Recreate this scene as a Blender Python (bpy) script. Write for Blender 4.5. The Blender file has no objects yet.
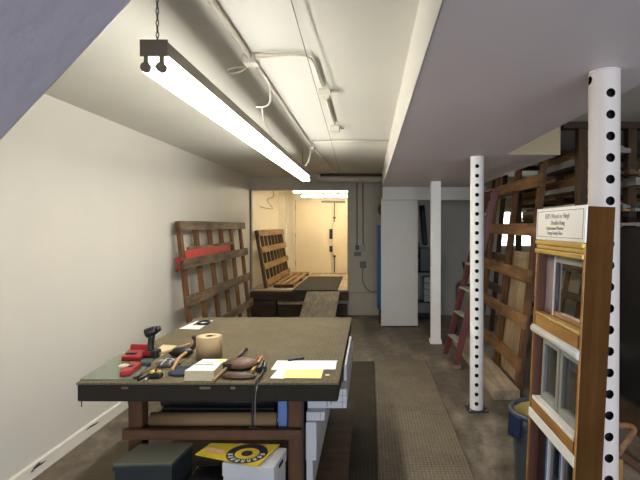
import bpy, math, random
from mathutils import Vector, Matrix
random.seed(7)
SC = bpy.context.scene
COL = SC.collection
PI = math.pi
R = math.radians
def lin(r, g, b):
    f = lambda c: (c/255/12.92) if c/255 <= 0.04045 else ((c/255+0.055)/1.055)**2.4
    return (f(r), f(g), f(b), 1.0)

# ---------------------------------------------------------------- camera
EYE = 1.55
FPX = 480.0
PITCH = math.atan(5/480)
cam_d = bpy.data.cameras.new('camera')
cam_d.sensor_width = 36.0
cam_d.lens = FPX/640*36
cam_d.shift_x = -50/640
cam_d.shift_y = -9/640
cam_d.clip_start = 0.02
cam = bpy.data.objects.new('camera', cam_d)
COL.objects.link(cam)
cam.location = (0, 0, EYE)
cam.rotation_euler = (PI/2-PITCH, 0, 0)
SC.camera = cam

# ---------------------------------------------------------------- world, exposure
w = bpy.data.worlds.new('world'); SC.world = w; w.use_nodes = True
bg = w.node_tree.nodes['Background']
bg.inputs[0].default_value = (0.72, 0.82, 1.0, 1)
bg.inputs[1].default_value = 0.36
SC.view_settings.view_transform = 'Standard'
SC.view_settings.look = 'None'
SC.view_settings.gamma = 1
SC.view_settings.use_curve_mapping = False
SC.view_settings.exposure = 2.35
TUBE_STRENGTH = 8.0
DOCK_STRENGTH = 7.2
try:
    SC.cycles.use_denoising = True
    SC.cycles.max_bounces = 8
    SC.cycles.diffuse_bounces = 5
    SC.cycles.caustics_reflective = False
    SC.cycles.caustics_refractive = False
except Exception:
    pass
# cool daylight entering through the shop front behind the camera
dl = bpy.data.lights.new('shop_front_daylight', 'AREA')
dl.shape = 'RECTANGLE'; dl.size = 3.2; dl.size_y = 1.7
dl.color = (0.78, 0.86, 1.0); dl.energy = 30
dlo = bpy.data.objects.new('shop_front_daylight', dl); COL.objects.link(dlo)
dlo.location = (1.0, -3.2, 1.35); dlo.rotation_euler = (R(95), 0, 0)

def at(px, py, X=None, Y=None, Z=None):
    """the point where the line of sight through a photo position meets a plane"""
    a = (px-370)/FPX; b = (231-py)/FPX
    d = Vector((a, math.cos(PITCH)+b*math.sin(PITCH), -math.sin(PITCH)+b*math.cos(PITCH)))
    o = Vector((0, 0, EYE))
    if Y is not None: t = Y/d.y
    elif Z is not None: t = (Z-EYE)/d.z
    else: t = X/d.x
    return o+d*t

# ---------------------------------------------------------------- materials
def nodes(name):
    m = bpy.data.materials.new(name); m.use_nodes = True
    nt = m.node_tree
    return m, nt, nt.nodes['Principled BSDF']
def coords(nt, scale):
    tc = nt.nodes.new('ShaderNodeTexCoord'); mp = nt.nodes.new('ShaderNodeMapping')
    mp.inputs['Scale'].default_value = scale
    nt.links.new(tc.outputs['Object'], mp.inputs[0]); return mp
def ramp(nt, src, stops):
    r = nt.nodes.new('ShaderNodeValToRGB'); nt.links.new(src, r.inputs[0])
    e = r.color_ramp.elements
    while len(e) < len(stops): e.new(0.5)
    for k, (p, c) in enumerate(stops): e[k].position = p; e[k].color = c
    return r
def noise(nt, mp, scale, detail=4, rough=0.55):
    n = nt.nodes.new('ShaderNodeTexNoise'); n.inputs['Scale'].default_value = scale
    n.inputs['Detail'].default_value = detail; n.inputs['Roughness'].default_value = rough
    nt.links.new(mp.outputs[0], n.inputs['Vector']); return n
def bump(nt, src, bsdf, strength, dist=0.01):
    b = nt.nodes.new('ShaderNodeBump'); b.inputs['Strength'].default_value = strength
    b.inputs['Distance'].default_value = dist
    nt.links.new(src, b.inputs['Height']); nt.links.new(b.outputs[0], bsdf.inputs['Normal'])
def mul(c, k): return (min(c[0]*k, 1), min(c[1]*k, 1), min(c[2]*k, 1), 1)
def paint(name, c, rough=0.6, var=0.06, scale=2.5, bs=0.15, metal=0.0):
    m, nt, b = nodes(name)
    mp = coords(nt, (1, 1, 1)); n = noise(nt, mp, scale)
    r = ramp(nt, n.outputs['Fac'], [(0.3, mul(c, 1-var)), (0.7, mul(c, 1+var))])
    nt.links.new(r.outputs[0], b.inputs['Base Color'])
    b.inputs['Roughness'].default_value = rough; b.inputs['Metallic'].default_value = metal
    if bs:
        n2 = noise(nt, mp, 28, 3); bump(nt, n2.outputs['Fac'], b, bs, 0.004)
    return m
def wood(name, c1, c2, axis='Y', rough=0.7, s=9.0, bs=0.3):
    if c1[2] < 0.28*c1[0]: c1, c2 = (c1[0], c1[1]*0.94, c1[2]*0.72, 1), (c2[0], c2[1]*0.96, c2[2]*0.78, 1)
    m, nt, b = nodes(name)
    sc = {'X': (0.12, 1, 1), 'Y': (1, 0.12, 1), 'Z': (1, 1, 0.12)}[axis]
    mp = coords(nt, sc)
    n = noise(nt, mp, s*1.6, 6, 0.7)
    mp2 = coords(nt, (1, 1, 1)); n2 = noise(nt, mp2, 2.2, 3)
    mx = nt.nodes.new('ShaderNodeMath'); mx.operation = 'MULTIPLY_ADD'
    nt.links.new(n.outputs['Fac'], mx.inputs[0]); mx.inputs[1].default_value = 0.6
    ad = nt.nodes.new('ShaderNodeMath'); ad.operation = 'MULTIPLY'
    nt.links.new(n2.outputs['Fac'], ad.inputs[0]); ad.inputs[1].default_value = 0.4
    nt.links.new(ad.outputs[0], mx.inputs[2])
    r = ramp(nt, mx.outputs[0], [(0.36, mul(c1, 0.8)), (0.5, mul([(p+q)/2 for p, q in zip(c1, c2)], 1.0)), (0.62, mul(c2, 1.15))])
    nt.links.new(r.outputs[0], b.inputs['Base Color'])
    b.inputs['Roughness'].default_value = rough
    if bs: bump(nt, n.outputs['Fac'], b, bs, 0.004)
    return m
def carpet(name, c, rib=0.0, worn=None, depth=0.5):
    m, nt, b = nodes(name)
    mp = coords(nt, (1, 1, 1))
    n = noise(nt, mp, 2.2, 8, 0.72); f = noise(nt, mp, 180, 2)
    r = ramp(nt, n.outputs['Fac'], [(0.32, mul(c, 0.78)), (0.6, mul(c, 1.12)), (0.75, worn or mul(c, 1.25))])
    mixn = nt.nodes.new('ShaderNodeMixRGB'); mixn.blend_type = 'MULTIPLY'; mixn.inputs[0].default_value = 0.75
    rr = ramp(nt, f.outputs['Fac'], [(0.3, (0.45, 0.45, 0.45, 1)), (0.7, (1.35, 1.35, 1.35, 1))])
    nt.links.new(r.outputs[0], mixn.inputs[1]); nt.links.new(rr.outputs[0], mixn.inputs[2])
    out = mixn.outputs[0]; h = f.outputs['Fac']
    if rib:
        wv = nt.nodes.new('ShaderNodeTexWave'); wv.wave_type = 'BANDS'; wv.bands_direction = 'X'
        wv.inputs['Scale'].default_value = rib; wv.inputs['Distortion'].default_value = 2.5; wv.inputs['Detail Scale'].default_value = 6
        nt.links.new(mp.outputs[0], wv.inputs['Vector'])
        wy = nt.nodes.new('ShaderNodeTexWave'); wy.wave_type = 'BANDS'; wy.bands_direction = 'Y'
        wy.inputs['Scale'].default_value = rib*0.8; wy.inputs['Distortion'].default_value = 3.5; wy.inputs['Detail Scale'].default_value = 6
        nt.links.new(mp.outputs[0], wy.inputs['Vector'])
        mm = nt.nodes.new('ShaderNodeMath'); mm.operation = 'MULTIPLY'
        nt.links.new(wv.outputs['Fac'], mm.inputs[0]); nt.links.new(wy.outputs['Fac'], mm.inputs[1])
        m2 = nt.nodes.new('ShaderNodeMixRGB'); m2.blend_type = 'MULTIPLY'; m2.inputs[0].default_value = depth
        r2 = ramp(nt, mm.outputs[0], [(0.0, (0.45, 0.45, 0.45, 1)), (0.6, (1.35, 1.35, 1.35, 1))])
        nt.links.new(out, m2.inputs[1]); nt.links.new(r2.outputs[0], m2.inputs[2])
        out = m2.outputs[0]; h = mm.outputs[0]
    nt.links.new(out, b.inputs['Base Color'])
    b.inputs['Roughness'].default_value = 0.95
    bump(nt, h, b, 0.5, 0.004)
    return m
def emit(name, c, s):
    m, nt, b = nodes(name)
    b.inputs['Base Color'].default_value = c
    b.inputs['Emission Color'].default_value = c; b.inputs['Emission Strength'].default_value = s
    return m
def glass(name, tint=(0.8, 0.85, 0.85, 1), refl=0.3, rough=0.01):
    m = bpy.data.materials.new(name); m.use_nodes = True; nt = m.node_tree; nt.nodes.clear()
    o = nt.nodes.new('ShaderNodeOutputMaterial'); mx = nt.nodes.new('ShaderNodeMixShader')
    t = nt.nodes.new('ShaderNodeBsdfTransparent'); t.inputs[0].default_value = tint
    g = nt.nodes.new('ShaderNodeBsdfGlossy'); g.inputs['Roughness'].default_value = rough
    mx.inputs[0].default_value = refl
    nt.links.new(t.outputs[0], mx.inputs[1]); nt.links.new(g.outputs[0], mx.inputs[2])
    nt.links.new(mx.outputs[0], o.inputs[0]); return m
def floor_mat():
    m, nt, b = nodes('worn_concrete')
    mp = coords(nt, (1, 0.6, 1))
    n = noise(nt, mp, 1.6, 8, 0.7); n2 = noise(nt, mp, 6.0, 8, 0.75)
    r = ramp(nt, n.outputs['Fac'], [(0.3, lin(66, 58, 46)), (0.5, lin(106, 95, 80)), (0.68, lin(142, 133, 118))])
    r2 = ramp(nt, n2.outputs['Fac'], [(0.38, (0.45, 0.43, 0.4, 1)), (0.52, (1, 1, 1, 1)), (0.64, (1.5, 1.5, 1.5, 1))])
    mx = nt.nodes.new('ShaderNodeMixRGB'); mx.blend_type = 'MULTIPLY'; mx.inputs[0].default_value = 0.9
    nt.links.new(r.outputs[0], mx.inputs[1]); nt.links.new(r2.outputs[0], mx.inputs[2])
    nt.links.new(mx.outputs[0], b.inputs['Base Color'])
    rr = ramp(nt, n2.outputs['Fac'], [(0.3, (0.45, 0.45, 0.45, 1)), (0.7, (0.8, 0.8, 0.8, 1))])
    nt.links.new(rr.outputs[0], b.inputs['Roughness'])
    bump(nt, n2.outputs['Fac'], b, 0.3, 0.006)
    return m
def chipped(name, c, dark):
    m, nt, b = nodes(name)
    mp = coords(nt, (1, 0.35, 1.4)); n = noise(nt, mp, 9, 6, 0.6)
    r = ramp(nt, n.outputs['Fac'], [(0.0, c), (0.66, c), (0.69, dark), (1.0, dark)])
    nt.links.new(r.outputs[0], b.inputs['Base Color']); b.inputs['Roughness'].default_value = 0.7
    bump(nt, n.outputs['Fac'], b, 0.4, 0.01); return m

M = dict(
    wall=paint('cream_wall_paint', lin(211, 207, 198), 0.5, 0.03, 1.2, 0.2),
    ceiling=paint('ceiling_paint', lin(206, 205, 196), 0.55, 0.04, 1.5, 0.25),
    soffit=paint('soffit_paint', lin(228, 221, 228), 0.55, 0.03, 1.3, 0.25),
    stair=paint('stair_underside_paint', lin(194, 190, 204), 0.45, 0.05, 6, 0.5),
    backwall=paint('grey_green_paint', lin(180, 171, 152), 0.6, 0.05, 2, 0.15),
    closet=paint('closet_grey_paint', lin(168, 166, 160), 0.6, 0.05, 2, 0.1),
    white=paint('white_gloss_paint', lin(247, 245, 240), 0.45, 0.02, 4, 0.05),
    panel=paint('white_panel_paint', lin(208, 208, 200), 0.5, 0.03, 3, 0.05),
    dockwall=paint('dock_cream_paint', lin(230, 220, 198), 0.5, 0.03, 2, 0.1),
    dockdoor=paint('dock_door_paint', lin(226, 208, 172), 0.45, 0.03, 2, 0.05),
    dockfloor=wood('dock_plank_floor', lin(150, 130, 100), lin(190, 170, 140), 'Y'),
    floor=floor_mat(),
    base=chipped('chipped_white_base', lin(216, 211, 198), lin(60, 50, 40)),
    carpet_b=carpet('ribbed_brown_carpet', lin(126, 114, 95), 13),
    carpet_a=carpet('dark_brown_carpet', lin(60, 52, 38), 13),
    carpet_c=carpet('thin_brown_carpet', lin(108, 96, 76)),
    table_carpet=carpet('table_top_carpet', lin(108, 97, 72), 15, lin(132, 118, 88), 0.3),
    table_edge=carpet('table_edge_carpet', lin(38, 32, 23)),
    oldwood_y=wood('weathered_wood_y', lin(70, 54, 38), lin(134, 112, 86), 'Y'),
    oldwood_x=wood('weathered_wood_x', lin(72, 62, 50), lin(120, 108, 90), 'X'),
    oldwood_z=wood('weathered_wood_z', lin(78, 50, 26), lin(128, 88, 48), 'Z'),
    dockrack_y=wood('dock_rack_wood_y', lin(120, 92, 60), lin(160, 128, 90), 'Y'),
    dockrack_z=wood('dock_rack_wood_z', lin(66, 48, 32), lin(100, 76, 50), 'Z'),
    rackwood_y=wood('rack_wood_y', lin(98, 66, 40), lin(160, 120, 82), 'Y'),
    rackwood_z=wood('rack_wood_z', lin(76, 48, 26), lin(124, 86, 52), 'Z'),
    darkwood_x=wood('dark_wood_x', lin(44, 31, 19), lin(74, 54, 34), 'X'),
    darkwood_y=wood('dark_wood_y', lin(52, 38, 28), lin(84, 64, 48), 'Y'),
    darkwood_z=wood('dark_wood_z', lin(46, 31, 18), lin(76, 54, 32), 'Z'),
    legwood=wood('red_brown_wood', lin(62, 38, 22), lin(92, 60, 38), 'Z'),
    railwood=wood('red_brown_rail', lin(62, 39, 24), lin(92, 61, 40), 'X'),
    plywood=wood('plywood', lin(146, 122, 92), lin(178, 154, 120), 'Z', bs=0.1),
    timber=wood('grey_timber', lin(140, 122, 98), lin(184, 166, 138), 'Y'),
    jamb=wood('red_jamb', lin(104, 64, 54), lin(128, 84, 70), 'Z', 0.5, bs=0.1),
    pine=wood('varnished_pine', lin(150, 106, 56), lin(180, 134, 76), 'Y', 0.4, bs=0.1),
    sideboard=wood('varnished_board', lin(66, 43, 18), lin(86, 57, 26), 'Z', 0.9, bs=0.12),
    gold=paint('gold_moulding', lin(206, 170, 84), 0.3, 0.08, 8, 0, 0.35),
    greysash=paint('grey_sash', lin(150, 148, 140), 0.4, 0.04, 5, 0),
    white_pl=paint('white_plastic', lin(248, 244, 236), 0.35, 0.02, 4, 0),
    roller=paint('roller_grey_white', lin(206, 202, 192), 0.45, 0.03, 5, 0),
    fixture=paint('fixture_enamel', lin(126, 116, 102), 0.5, 0.04, 5, 0),
    blackpl=paint('black_plastic', lin(28, 27, 27), 0.4, 0.1, 8, 0),
    darkmetal=paint('dark_metal', lin(60, 58, 56), 0.4, 0.1, 8, 0, 0.7),
    steel=paint('steel', lin(170, 170, 170), 0.28, 0.06, 8, 0, 0.9),
    hole=paint('hole_dark', lin(12, 13, 17), 0.9, 0.1, 8, 0),
    red=paint('red_plastic', lin(156, 28, 36), 0.35, 0.06, 8, 0),
    ladder=paint('red_fibreglass', lin(98, 42, 36), 0.45, 0.12, 6, 0.1),
    redboard=paint('red_board', lin(200, 72, 62), 0.55, 0.1, 6, 0.1),
    blue=paint('blue_sheet', lin(52, 104, 160), 0.5, 0.12, 4, 0.1),
    bluebin=paint('blue_bin', lin(96, 124, 176), 0.45, 0.06, 4, 0),
    canblue=paint('can_blue_grey', lin(70, 76, 84), 0.5, 0.08, 6, 0.05),
    canhandle=paint('can_handle_blue', lin(24, 38, 70), 0.45, 0.05, 6, 0),
    bag=paint('yellow_bag', lin(200, 180, 112), 0.5, 0.06, 9, 0.3),
    kraft=paint('kraft_paper', lin(166, 140, 102), 0.7, 0.05, 5, 0),
    kraftlight=paint('kraft_paper_end', lin(206, 182, 138), 0.7, 0.06, 60, 0),
    paper=paint('white_paper', lin(236, 236, 236), 0.6, 0.02, 9, 0),
    paperedge=paint('paper_block_edge', lin(204, 190, 156), 0.7, 0.08, 60, 0),
    yellowpaper=paint('yellow_paper', lin(240, 232, 140), 0.6, 0.03, 9, 0),
    yellow=paint('poster_yellow', lin(206, 180, 50), 0.5, 0.06, 9, 0),
    ink=paint('dark_ink', lin(36, 38, 50), 0.5, 0.1, 12, 0),
    lineink=paint('faint_ink', lin(120, 120, 128), 0.5, 0.1, 12, 0),
    pinkbox=paint('pink_print', lin(222, 172, 160), 0.6, 0.08, 30, 0),
    cardwhite=paint('white_cardboard', lin(196, 196, 198), 0.65, 0.03, 6, 0.05),
    boxgreen=paint('grey_green_box', lin(84, 84, 72), 0.6, 0.05, 6, 0.1),
    boxdark=paint('dark_green_box', lin(34, 40, 42), 0.55, 0.08, 6, 0.1),
    greenboard=paint('green_glass_board', lin(108, 118, 100), 0.25, 0.05, 3, 0),
    leather=paint('brown_leather', lin(98, 66, 44), 0.5, 0.18, 14, 0.4),
    leatherdark=paint('dark_leather', lin(66, 42, 32), 0.5, 0.18, 14, 0.4),
    toolwood=paint('tool_wood', lin(176, 136, 88), 0.5, 0.12, 14, 0.1),
    navy=paint('navy_cloth', lin(42, 50, 70), 0.8, 0.12, 20, 0.3),
    mat=paint('black_rubber', lin(46, 44, 40), 0.9, 0.1, 20, 0.2),
    conduit=paint('painted_conduit', lin(206, 199, 184), 0.45, 0.03, 6, 0),
    wrap=paint('pipe_wrap', lin(196, 188, 166), 0.7, 0.08, 10, 0.4),
    cable=paint('grey_cable', lin(110, 106, 98), 0.6, 0.05, 6, 0),
    glass=glass('window_glass', (0.55, 0.6, 0.6, 1), 0.42),
    daypane=emit('daylight_pane', (0.95, 0.95, 0.88, 1), 1.1),
    tube=emit('fluorescent_tube', (1.0, 0.97, 0.89, 1), TUBE_STRENGTH),
    docktube=emit('dock_fluorescent_tube', (1.0, 0.92, 0.72, 1), DOCK_STRENGTH),
)
M['white_pl'] = M['white_pl']

M['sideboard'].node_tree.nodes['Principled BSDF'].inputs['Specular IOR Level'].default_value = 0.15
# ---------------------------------------------------------------- mesh helpers
ORG = {}
class MB:
    def __init__(s): s.v = []; s.f = []; s.m = []; s.sm = []
    def add(s, vs, fs, mi=0, smooth=False):
        k = len(s.v); s.v += [Vector(v) for v in vs]
        for f in fs: s.f.append([i+k for i in f]); s.m.append(mi); s.sm.append(smooth)
        return s
    def box(s, x0, x1, y0, y1, z0, z1, mi=0):
        vs = [(x, y, z) for x in (x0, x1) for y in (y0, y1) for z in (z0, z1)]
        return s.add(vs, [(0, 1, 3, 2), (4, 6, 7, 5), (0, 4, 5, 1), (2, 3, 7, 6), (0, 2, 6, 4), (1, 5, 7, 3)], mi)
    def hexa(s, q0, q1, mi=0):
        """solid between quad q0 and quad q1 (matching corners)"""
        return s.add(list(q0)+list(q1), [(3, 2, 1, 0), (4, 5, 6, 7), (0, 1, 5, 4), (1, 2, 6, 5), (2, 3, 7, 6), (3, 0, 4, 7)], mi)
    def bar(s, p0, p1, wv, dv, mi=0):
        p0, p1, wv, dv = map(Vector, (p0, p1, wv, dv)); wv = wv/2; dv = dv/2
        q = lambda p: [p-wv-dv, p+wv-dv, p+wv+dv, p-wv+dv]
        return s.hexa(q(p0), q(p1), mi)
    def cyl(s, p0, p1, r0, r1=None, n=20, mi=0, caps=True):
        p0, p1 = Vector(p0), Vector(p1); r1 = r0 if r1 is None else r1
        d = (p1-p0).normalized(); a = d.orthogonal().normalized(); b = d.cross(a)
        vs = [p+(a*math.cos(2*PI*i/n)+b*math.sin(2*PI*i/n))*r for p, r in ((p0, r0), (p1, r1)) for i in range(n)]
        s.add(vs, [(i, (i+1) % n, n+(i+1) % n, n+i) for i in range(n)], mi, True)
        if caps: 
            k = len(s.v)-2*n
            s.f += [[k+i for i in reversed(range(n))], [k+n+i for i in range(n)]]; s.m += [mi, mi]; s.sm += [False, False]
        return s
    def tube(s, pts, r, n=8, mi=0, closed=False, sub=4):
        P = [Vector(p) for p in pts]
        if sub > 1 and len(P) > 2:
            Q = []; L = len(P)
            rng = range(L if closed else L-1)
            for i in rng:
                g = (lambda j: P[j % L]) if closed else (lambda j: P[max(0, min(L-1, j))])
                a, b, c, d = g(i-1), g(i), g(i+1), g(i+2)
                for t in range(sub):
                    u = t/sub
                    Q.append(0.5*((2*b)+(c-a)*u+(2*a-5*b+4*c-d)*u*u+(3*b-a-3*c+d)*u**3))
            if not closed: Q.append(P[-1])
            P = Q
        L = len(P); k = len(s.v); ref = None
        for i, p in enumerate(P):
            if closed: d = (P[(i+1) % L]-P[i-1])
            else: d = P[min(L-1, i+1)]-P[max(0, i-1)]
            d.normalize()
            if ref is None: ref = d.orthogonal().normalized()
            ref = (ref-d*ref.dot(d)).normalized(); b = d.cross(ref)
            rr = r(i/(L-1)) if callable(r) else r
            for j in range(n): s.v.append(p+(ref*math.cos(2*PI*j/n)+b*math.sin(2*PI*j/n))*rr)
        for i in range(L if closed else L-1):
            for j in range(n):
                i2 = (i+1) % L
                s.f.append([k+i*n+j, k+i*n+(j+1) % n, k+i2*n+(j+1) % n, k+i2*n+j]); s.m.append(mi); s.sm.append(True)
        if not closed:
            s.f += [[k+j for j in reversed(range(n))], [k+(L-1)*n+j for j in range(n)]]; s.m += [mi, mi]; s.sm += [False, False]
        return s
    def lathe(s, c, prof, n=32, mi=0):
        c = Vector(c); k = len(s.v)
        for (r, z) in prof:
            for j in range(n): s.v.append(c+Vector((r*math.cos(2*PI*j/n), r*math.sin(2*PI*j/n), z)))
        for i in range(len(prof)-1):
            for j in range(n):
                s.f.append([k+i*n+j, k+i*n+(j+1) % n, k+(i+1)*n+(j+1) % n, k+(i+1)*n+j]); s.m.append(mi); s.sm.append(True)
        return s
    def prism(s, pts, vec, mi=0):
        """outline pts (3D, planar) pushed along vec"""
        vec = Vector(vec); n = len(pts); P = [Vector(p) for p in pts]
        vs = P+[p+vec for p in P]
        return s.add(vs, [tuple(reversed(range(n))), tuple(range(n, 2*n))]+[(i, (i+1) % n, n+(i+1) % n, n+i) for i in range(n)], mi)
    def ball(s, c, rx, ry, rz, n=16, m=10, mi=0, f=None):
        c = Vector(c); k = len(s.v)
        for i in range(m+1):
            t = PI*i/m
            for j in range(n):
                a = 2*PI*j/n; p = Vector((rx*math.sin(t)*math.cos(a), ry*math.sin(t)*math.sin(a), rz*math.cos(t)))
                if f: p = f(p)
                s.v.append(c+p)
        for i in range(m):
            for j in range(n):
                s.f.append([k+i*n+j, k+(i+1)*n+j, k+(i+1)*n+(j+1) % n, k+i*n+(j+1) % n]); s.m.append(mi); s.sm.append(True)
        return s
    def build(s, name, mats, parent=None, bevel=0, origin=None):
        if not isinstance(mats, (list, tuple)): mats = [mats]
        if parent is not None: o = ORG[parent.name]
        elif origin is not None: o = Vector(origin)
        else:
            xs = [v.x for v in s.v]; ys = [v.y for v in s.v]; zs = [v.z for v in s.v]
            o = Vector(((min(xs)+max(xs))/2, (min(ys)+max(ys))/2, min(zs)))
        me = bpy.data.meshes.new(name)
        me.from_pydata([v-o for v in s.v], [], s.f)
        for m in mats: me.materials.append(m)
        for p, mi, sm in zip(me.polygons, s.m, s.sm): p.material_index = mi; p.use_smooth = sm
        import bmesh
        bm = bmesh.new(); bm.from_mesh(me); bmesh.ops.recalc_face_normals(bm, faces=bm.faces); bm.to_mesh(me); bm.free()
        ob = bpy.data.objects.new(name, me); COL.objects.link(ob)
        if parent is not None: ob.parent = parent
        else: ob.location = o
        ORG[ob.name] = o
        if bevel:
            b = ob.modifiers.new('bevel', 'BEVEL'); b.width = bevel; b.segments = 2; b.limit_method = 'ANGLE'
        return ob
def tag(o, label, cat, group=None, kind=None):
    o['label'] = label; o['category'] = cat
    if group: o['group'] = group
    o['kind'] = kind or 'thing'
    return o
def empty(name, loc, label, cat, group=None):
    o = bpy.data.objects.new(name, None); COL.objects.link(o); o.location = loc; ORG[o.name] = Vector(loc)
    o.empty_display_size = 0.1
    return tag(o, label, cat, group)
def struct(name, mb, mat, parent=None, bevel=0):
    o = mb.build(name, mat, parent, bevel)
    if parent is None: o['kind'] = 'structure'
    return o
def drop(ob, vec):
    pass
def text(name, body, size, mat, parent, loc, xdir, ydir, depth=0.0006):
    cu = bpy.data.curves.new(name, 'FONT'); cu.body = body; cu.size = size; cu.extrude = depth
    cu.align_x = 'CENTER'; cu.align_y = 'CENTER'
    cu.materials.append(mat)
    tmp = bpy.data.objects.new(name, cu); COL.objects.link(tmp)
    bpy.context.view_layer.update()
    me = bpy.data.meshes.new_from_object(tmp.evaluated_get(bpy.context.evaluated_depsgraph_get()))
    bpy.data.objects.remove(tmp, do_unlink=True)
    ob = bpy.data.objects.new(name, me); COL.objects.link(ob); ob.parent = parent
    xd, yd = Vector(xdir).normalized(), Vector(ydir).normalized(); zd = xd.cross(yd)
    m = Matrix((xd, yd, zd)).transposed().to_4x4(); m.translation = Vector(loc)-ORG[parent.name]
    ob.matrix_local = m
    return ob
def bool_cut(ob, cutter):
    md = ob.modifiers.new('b', 'BOOLEAN'); md.object = cutter; md.operation = 'DIFFERENCE'; md.solver = 'EXACT'
    dg = bpy.context.evaluated_depsgraph_get()
    me = bpy.data.meshes.new_from_object(ob.evaluated_get(dg))
    ob.modifiers.remove(md); ob.data = me
    bpy.data.objects.remove(cutter, do_unlink=True)

# ================================================================ setting
CZ = 2.40      # ceiling
SZ = 2.135     # underside of the boxed-in soffit
XL = -2.09; XR = 3.3; YB = 8.35; YF = -3.4
struct('floor', MB().box(XL, XR, YF, YB, -0.1, 0), M['floor'])
struct('ceiling', MB().box(XL, XR, YF, YB, CZ, CZ+0.1), M['ceiling'])
struct('wall_left', MB().box(XL-0.12, XL, YF, YB, 0, CZ), M['wall'])
struct('wall_right', MB().box(XR, XR+0.12, YF, YB, 0, CZ), M['wall'])
# front wall behind the camera, open shop front in it
struct('wall_front', MB().box(XL, -0.9, YF, YF+0.12, 0, CZ).box(2.9, XR, YF, YF+0.12, 0, CZ).box(-0.9, 2.9, YF, YF+0.12, 0, 0.45).box(-0.9, 2.9, YF, YF+0.12, 2.2, CZ), M['wall'])
OX0 = at(251, 240, Y=YB).x; OX1 = at(347.5, 240, Y=YB).x; OZ1 = at(300, 190, Y=YB).z
DZ = 0.437
WX0, WX1 = 2.26, 2.82
wb = MB().box(XL, OX0, YB, YB+0.12, 0, CZ).box(OX0, OX1, YB, YB+0.12, OZ1, CZ).box(OX0, OX1, YB, YB+0.12, 0, DZ)
wb.box(OX1, WX0, YB, YB+0.12, 0, CZ).box(WX0, WX1, YB, YB+0.12, 0, 1.18).box(WX0, WX1, YB, YB+0.12, 1.82, CZ).box(WX1, XR, YB, YB+0.12, 0, CZ)
struct('wall_back', wb, M['backwall'])
wn = struct('window_1', MB().box(WX0, WX1, YB+0.05, YB+0.06, 1.18, 1.82), M['daypane'])
f = MB()
for a in ((WX0, WX0+0.03, 1.18, 1.82), (WX1-0.03, WX1, 1.18, 1.82), (WX0+0.03, WX1-0.03, 1.18, 1.21), (WX0+0.03, WX1-0.03, 1.79, 1.82)):
    f.box(a[0], a[1], YB, YB+0.05, a[2], a[3])
struct('window_frame', f, M['white'], wn)
struct('baseboard_left', MB().add(
    [(XL, YF, 0), (XL, YB, 0), (XL, YB, 0.085), (XL, YF, 0.085), (XL+0.025, YF, 0), (XL+0.025, YB, 0), (XL+0.018, YB, 0.078), (XL+0.018, YF, 0.078)],
    [(0, 1, 2, 3), (4, 7, 6, 5), (0, 4, 5, 1), (3, 2, 6, 7), (0, 3, 7, 4), (1, 5, 6, 2)]), M['base'])
struct('baseboard_back', MB().box(OX1+0.02, at(381, 293, Y=YB).x, YB-0.05, YB, 0, at(360, 292.5, Y=YB).z), M['backwall'], bevel=0.008)
# chipped-out spots of plaster along the foot of the wall
def chip(pts):
    mb = MB(); mb.tube(pts, lambda t: 0.001+0.004*math.sin(PI*t), 6); return mb
for k, (pa, pb) in enumerate((((86, 430.5), (99, 421.5)), ((31, 472), (46, 460)))):
    a = at(pa[0], pa[1], X=XL+0.022); b = at(pb[0], pb[1], X=XL+0.022)
    o = struct('trim_%d' % (k+1), chip([a, a.lerp(b, 0.3)+Vector((0, 0, 0.006)), a.lerp(b, 0.7), b]), M['hole'])
# boxed soffit over the right side: wide at the far end
sf = MB()
sf.prism([(0.19, YF, SZ), (1.115, YF, SZ), (1.115, 3.95, SZ), (1.56, 3.95, SZ), (1.56, 7.25, SZ), (0.19, 7.25, SZ)], (0, 0, CZ-SZ))
struct('trim_5', sf, [M['soffit']])
struct('trim_6', MB().box(0.19, 0.1925, YF+0.02, 7.25, SZ, CZ).box(0.1875, 0.19, YF+0.02, 7.25, SZ-0.001, CZ), M['wall'])
struct('trim_7', MB().box(1.117, 1.56, 3.94, 3.95, SZ, CZ), paint('tan_cream_paint', lin(196, 176, 140), 0.6, 0.04, 3, 0.1))
# header board and partition below the far end of the soffit
struct('trim_8', MB().box(0.19, 1.75, 7.25, 7.33, at(400, 200, Y=7.25).z, SZ+0.02), M['panel'], bevel=0.004)
x0 = at(381, 300, Y=7.4).x; x1 = at(417.5, 300, Y=7.4).x
struct('wall_closet', MB().box(x0, x1, 7.34, 7.42, 0.02, at(400, 200, Y=7.4).z+0.02), M['panel'], bevel=0.004)
# grey back of the closet niche
struct('wall_niche', MB().box(x1-0.15, 2.2, YB-0.03, YB, 0, SZ+0.1), M['closet'])
# sloping underside of the stair, close at upper left
e0 = at(0, 143, Y=0.8); e1 = at(135, 0, Y=0.8)
dv = (e1-e0).normalized(); up = Vector((-dv.z, 0, dv.x))
a = e0-dv*1.6; b = e1+dv*0.62
struct('trim_9', MB().hexa([a, b, b+up*0.09, a+up*0.09], [p+Vector((0, -2.2, 0)) for p in (a, b, b+up*0.09, a+up*0.09)]), M['stair'], bevel=0.006)

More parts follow.
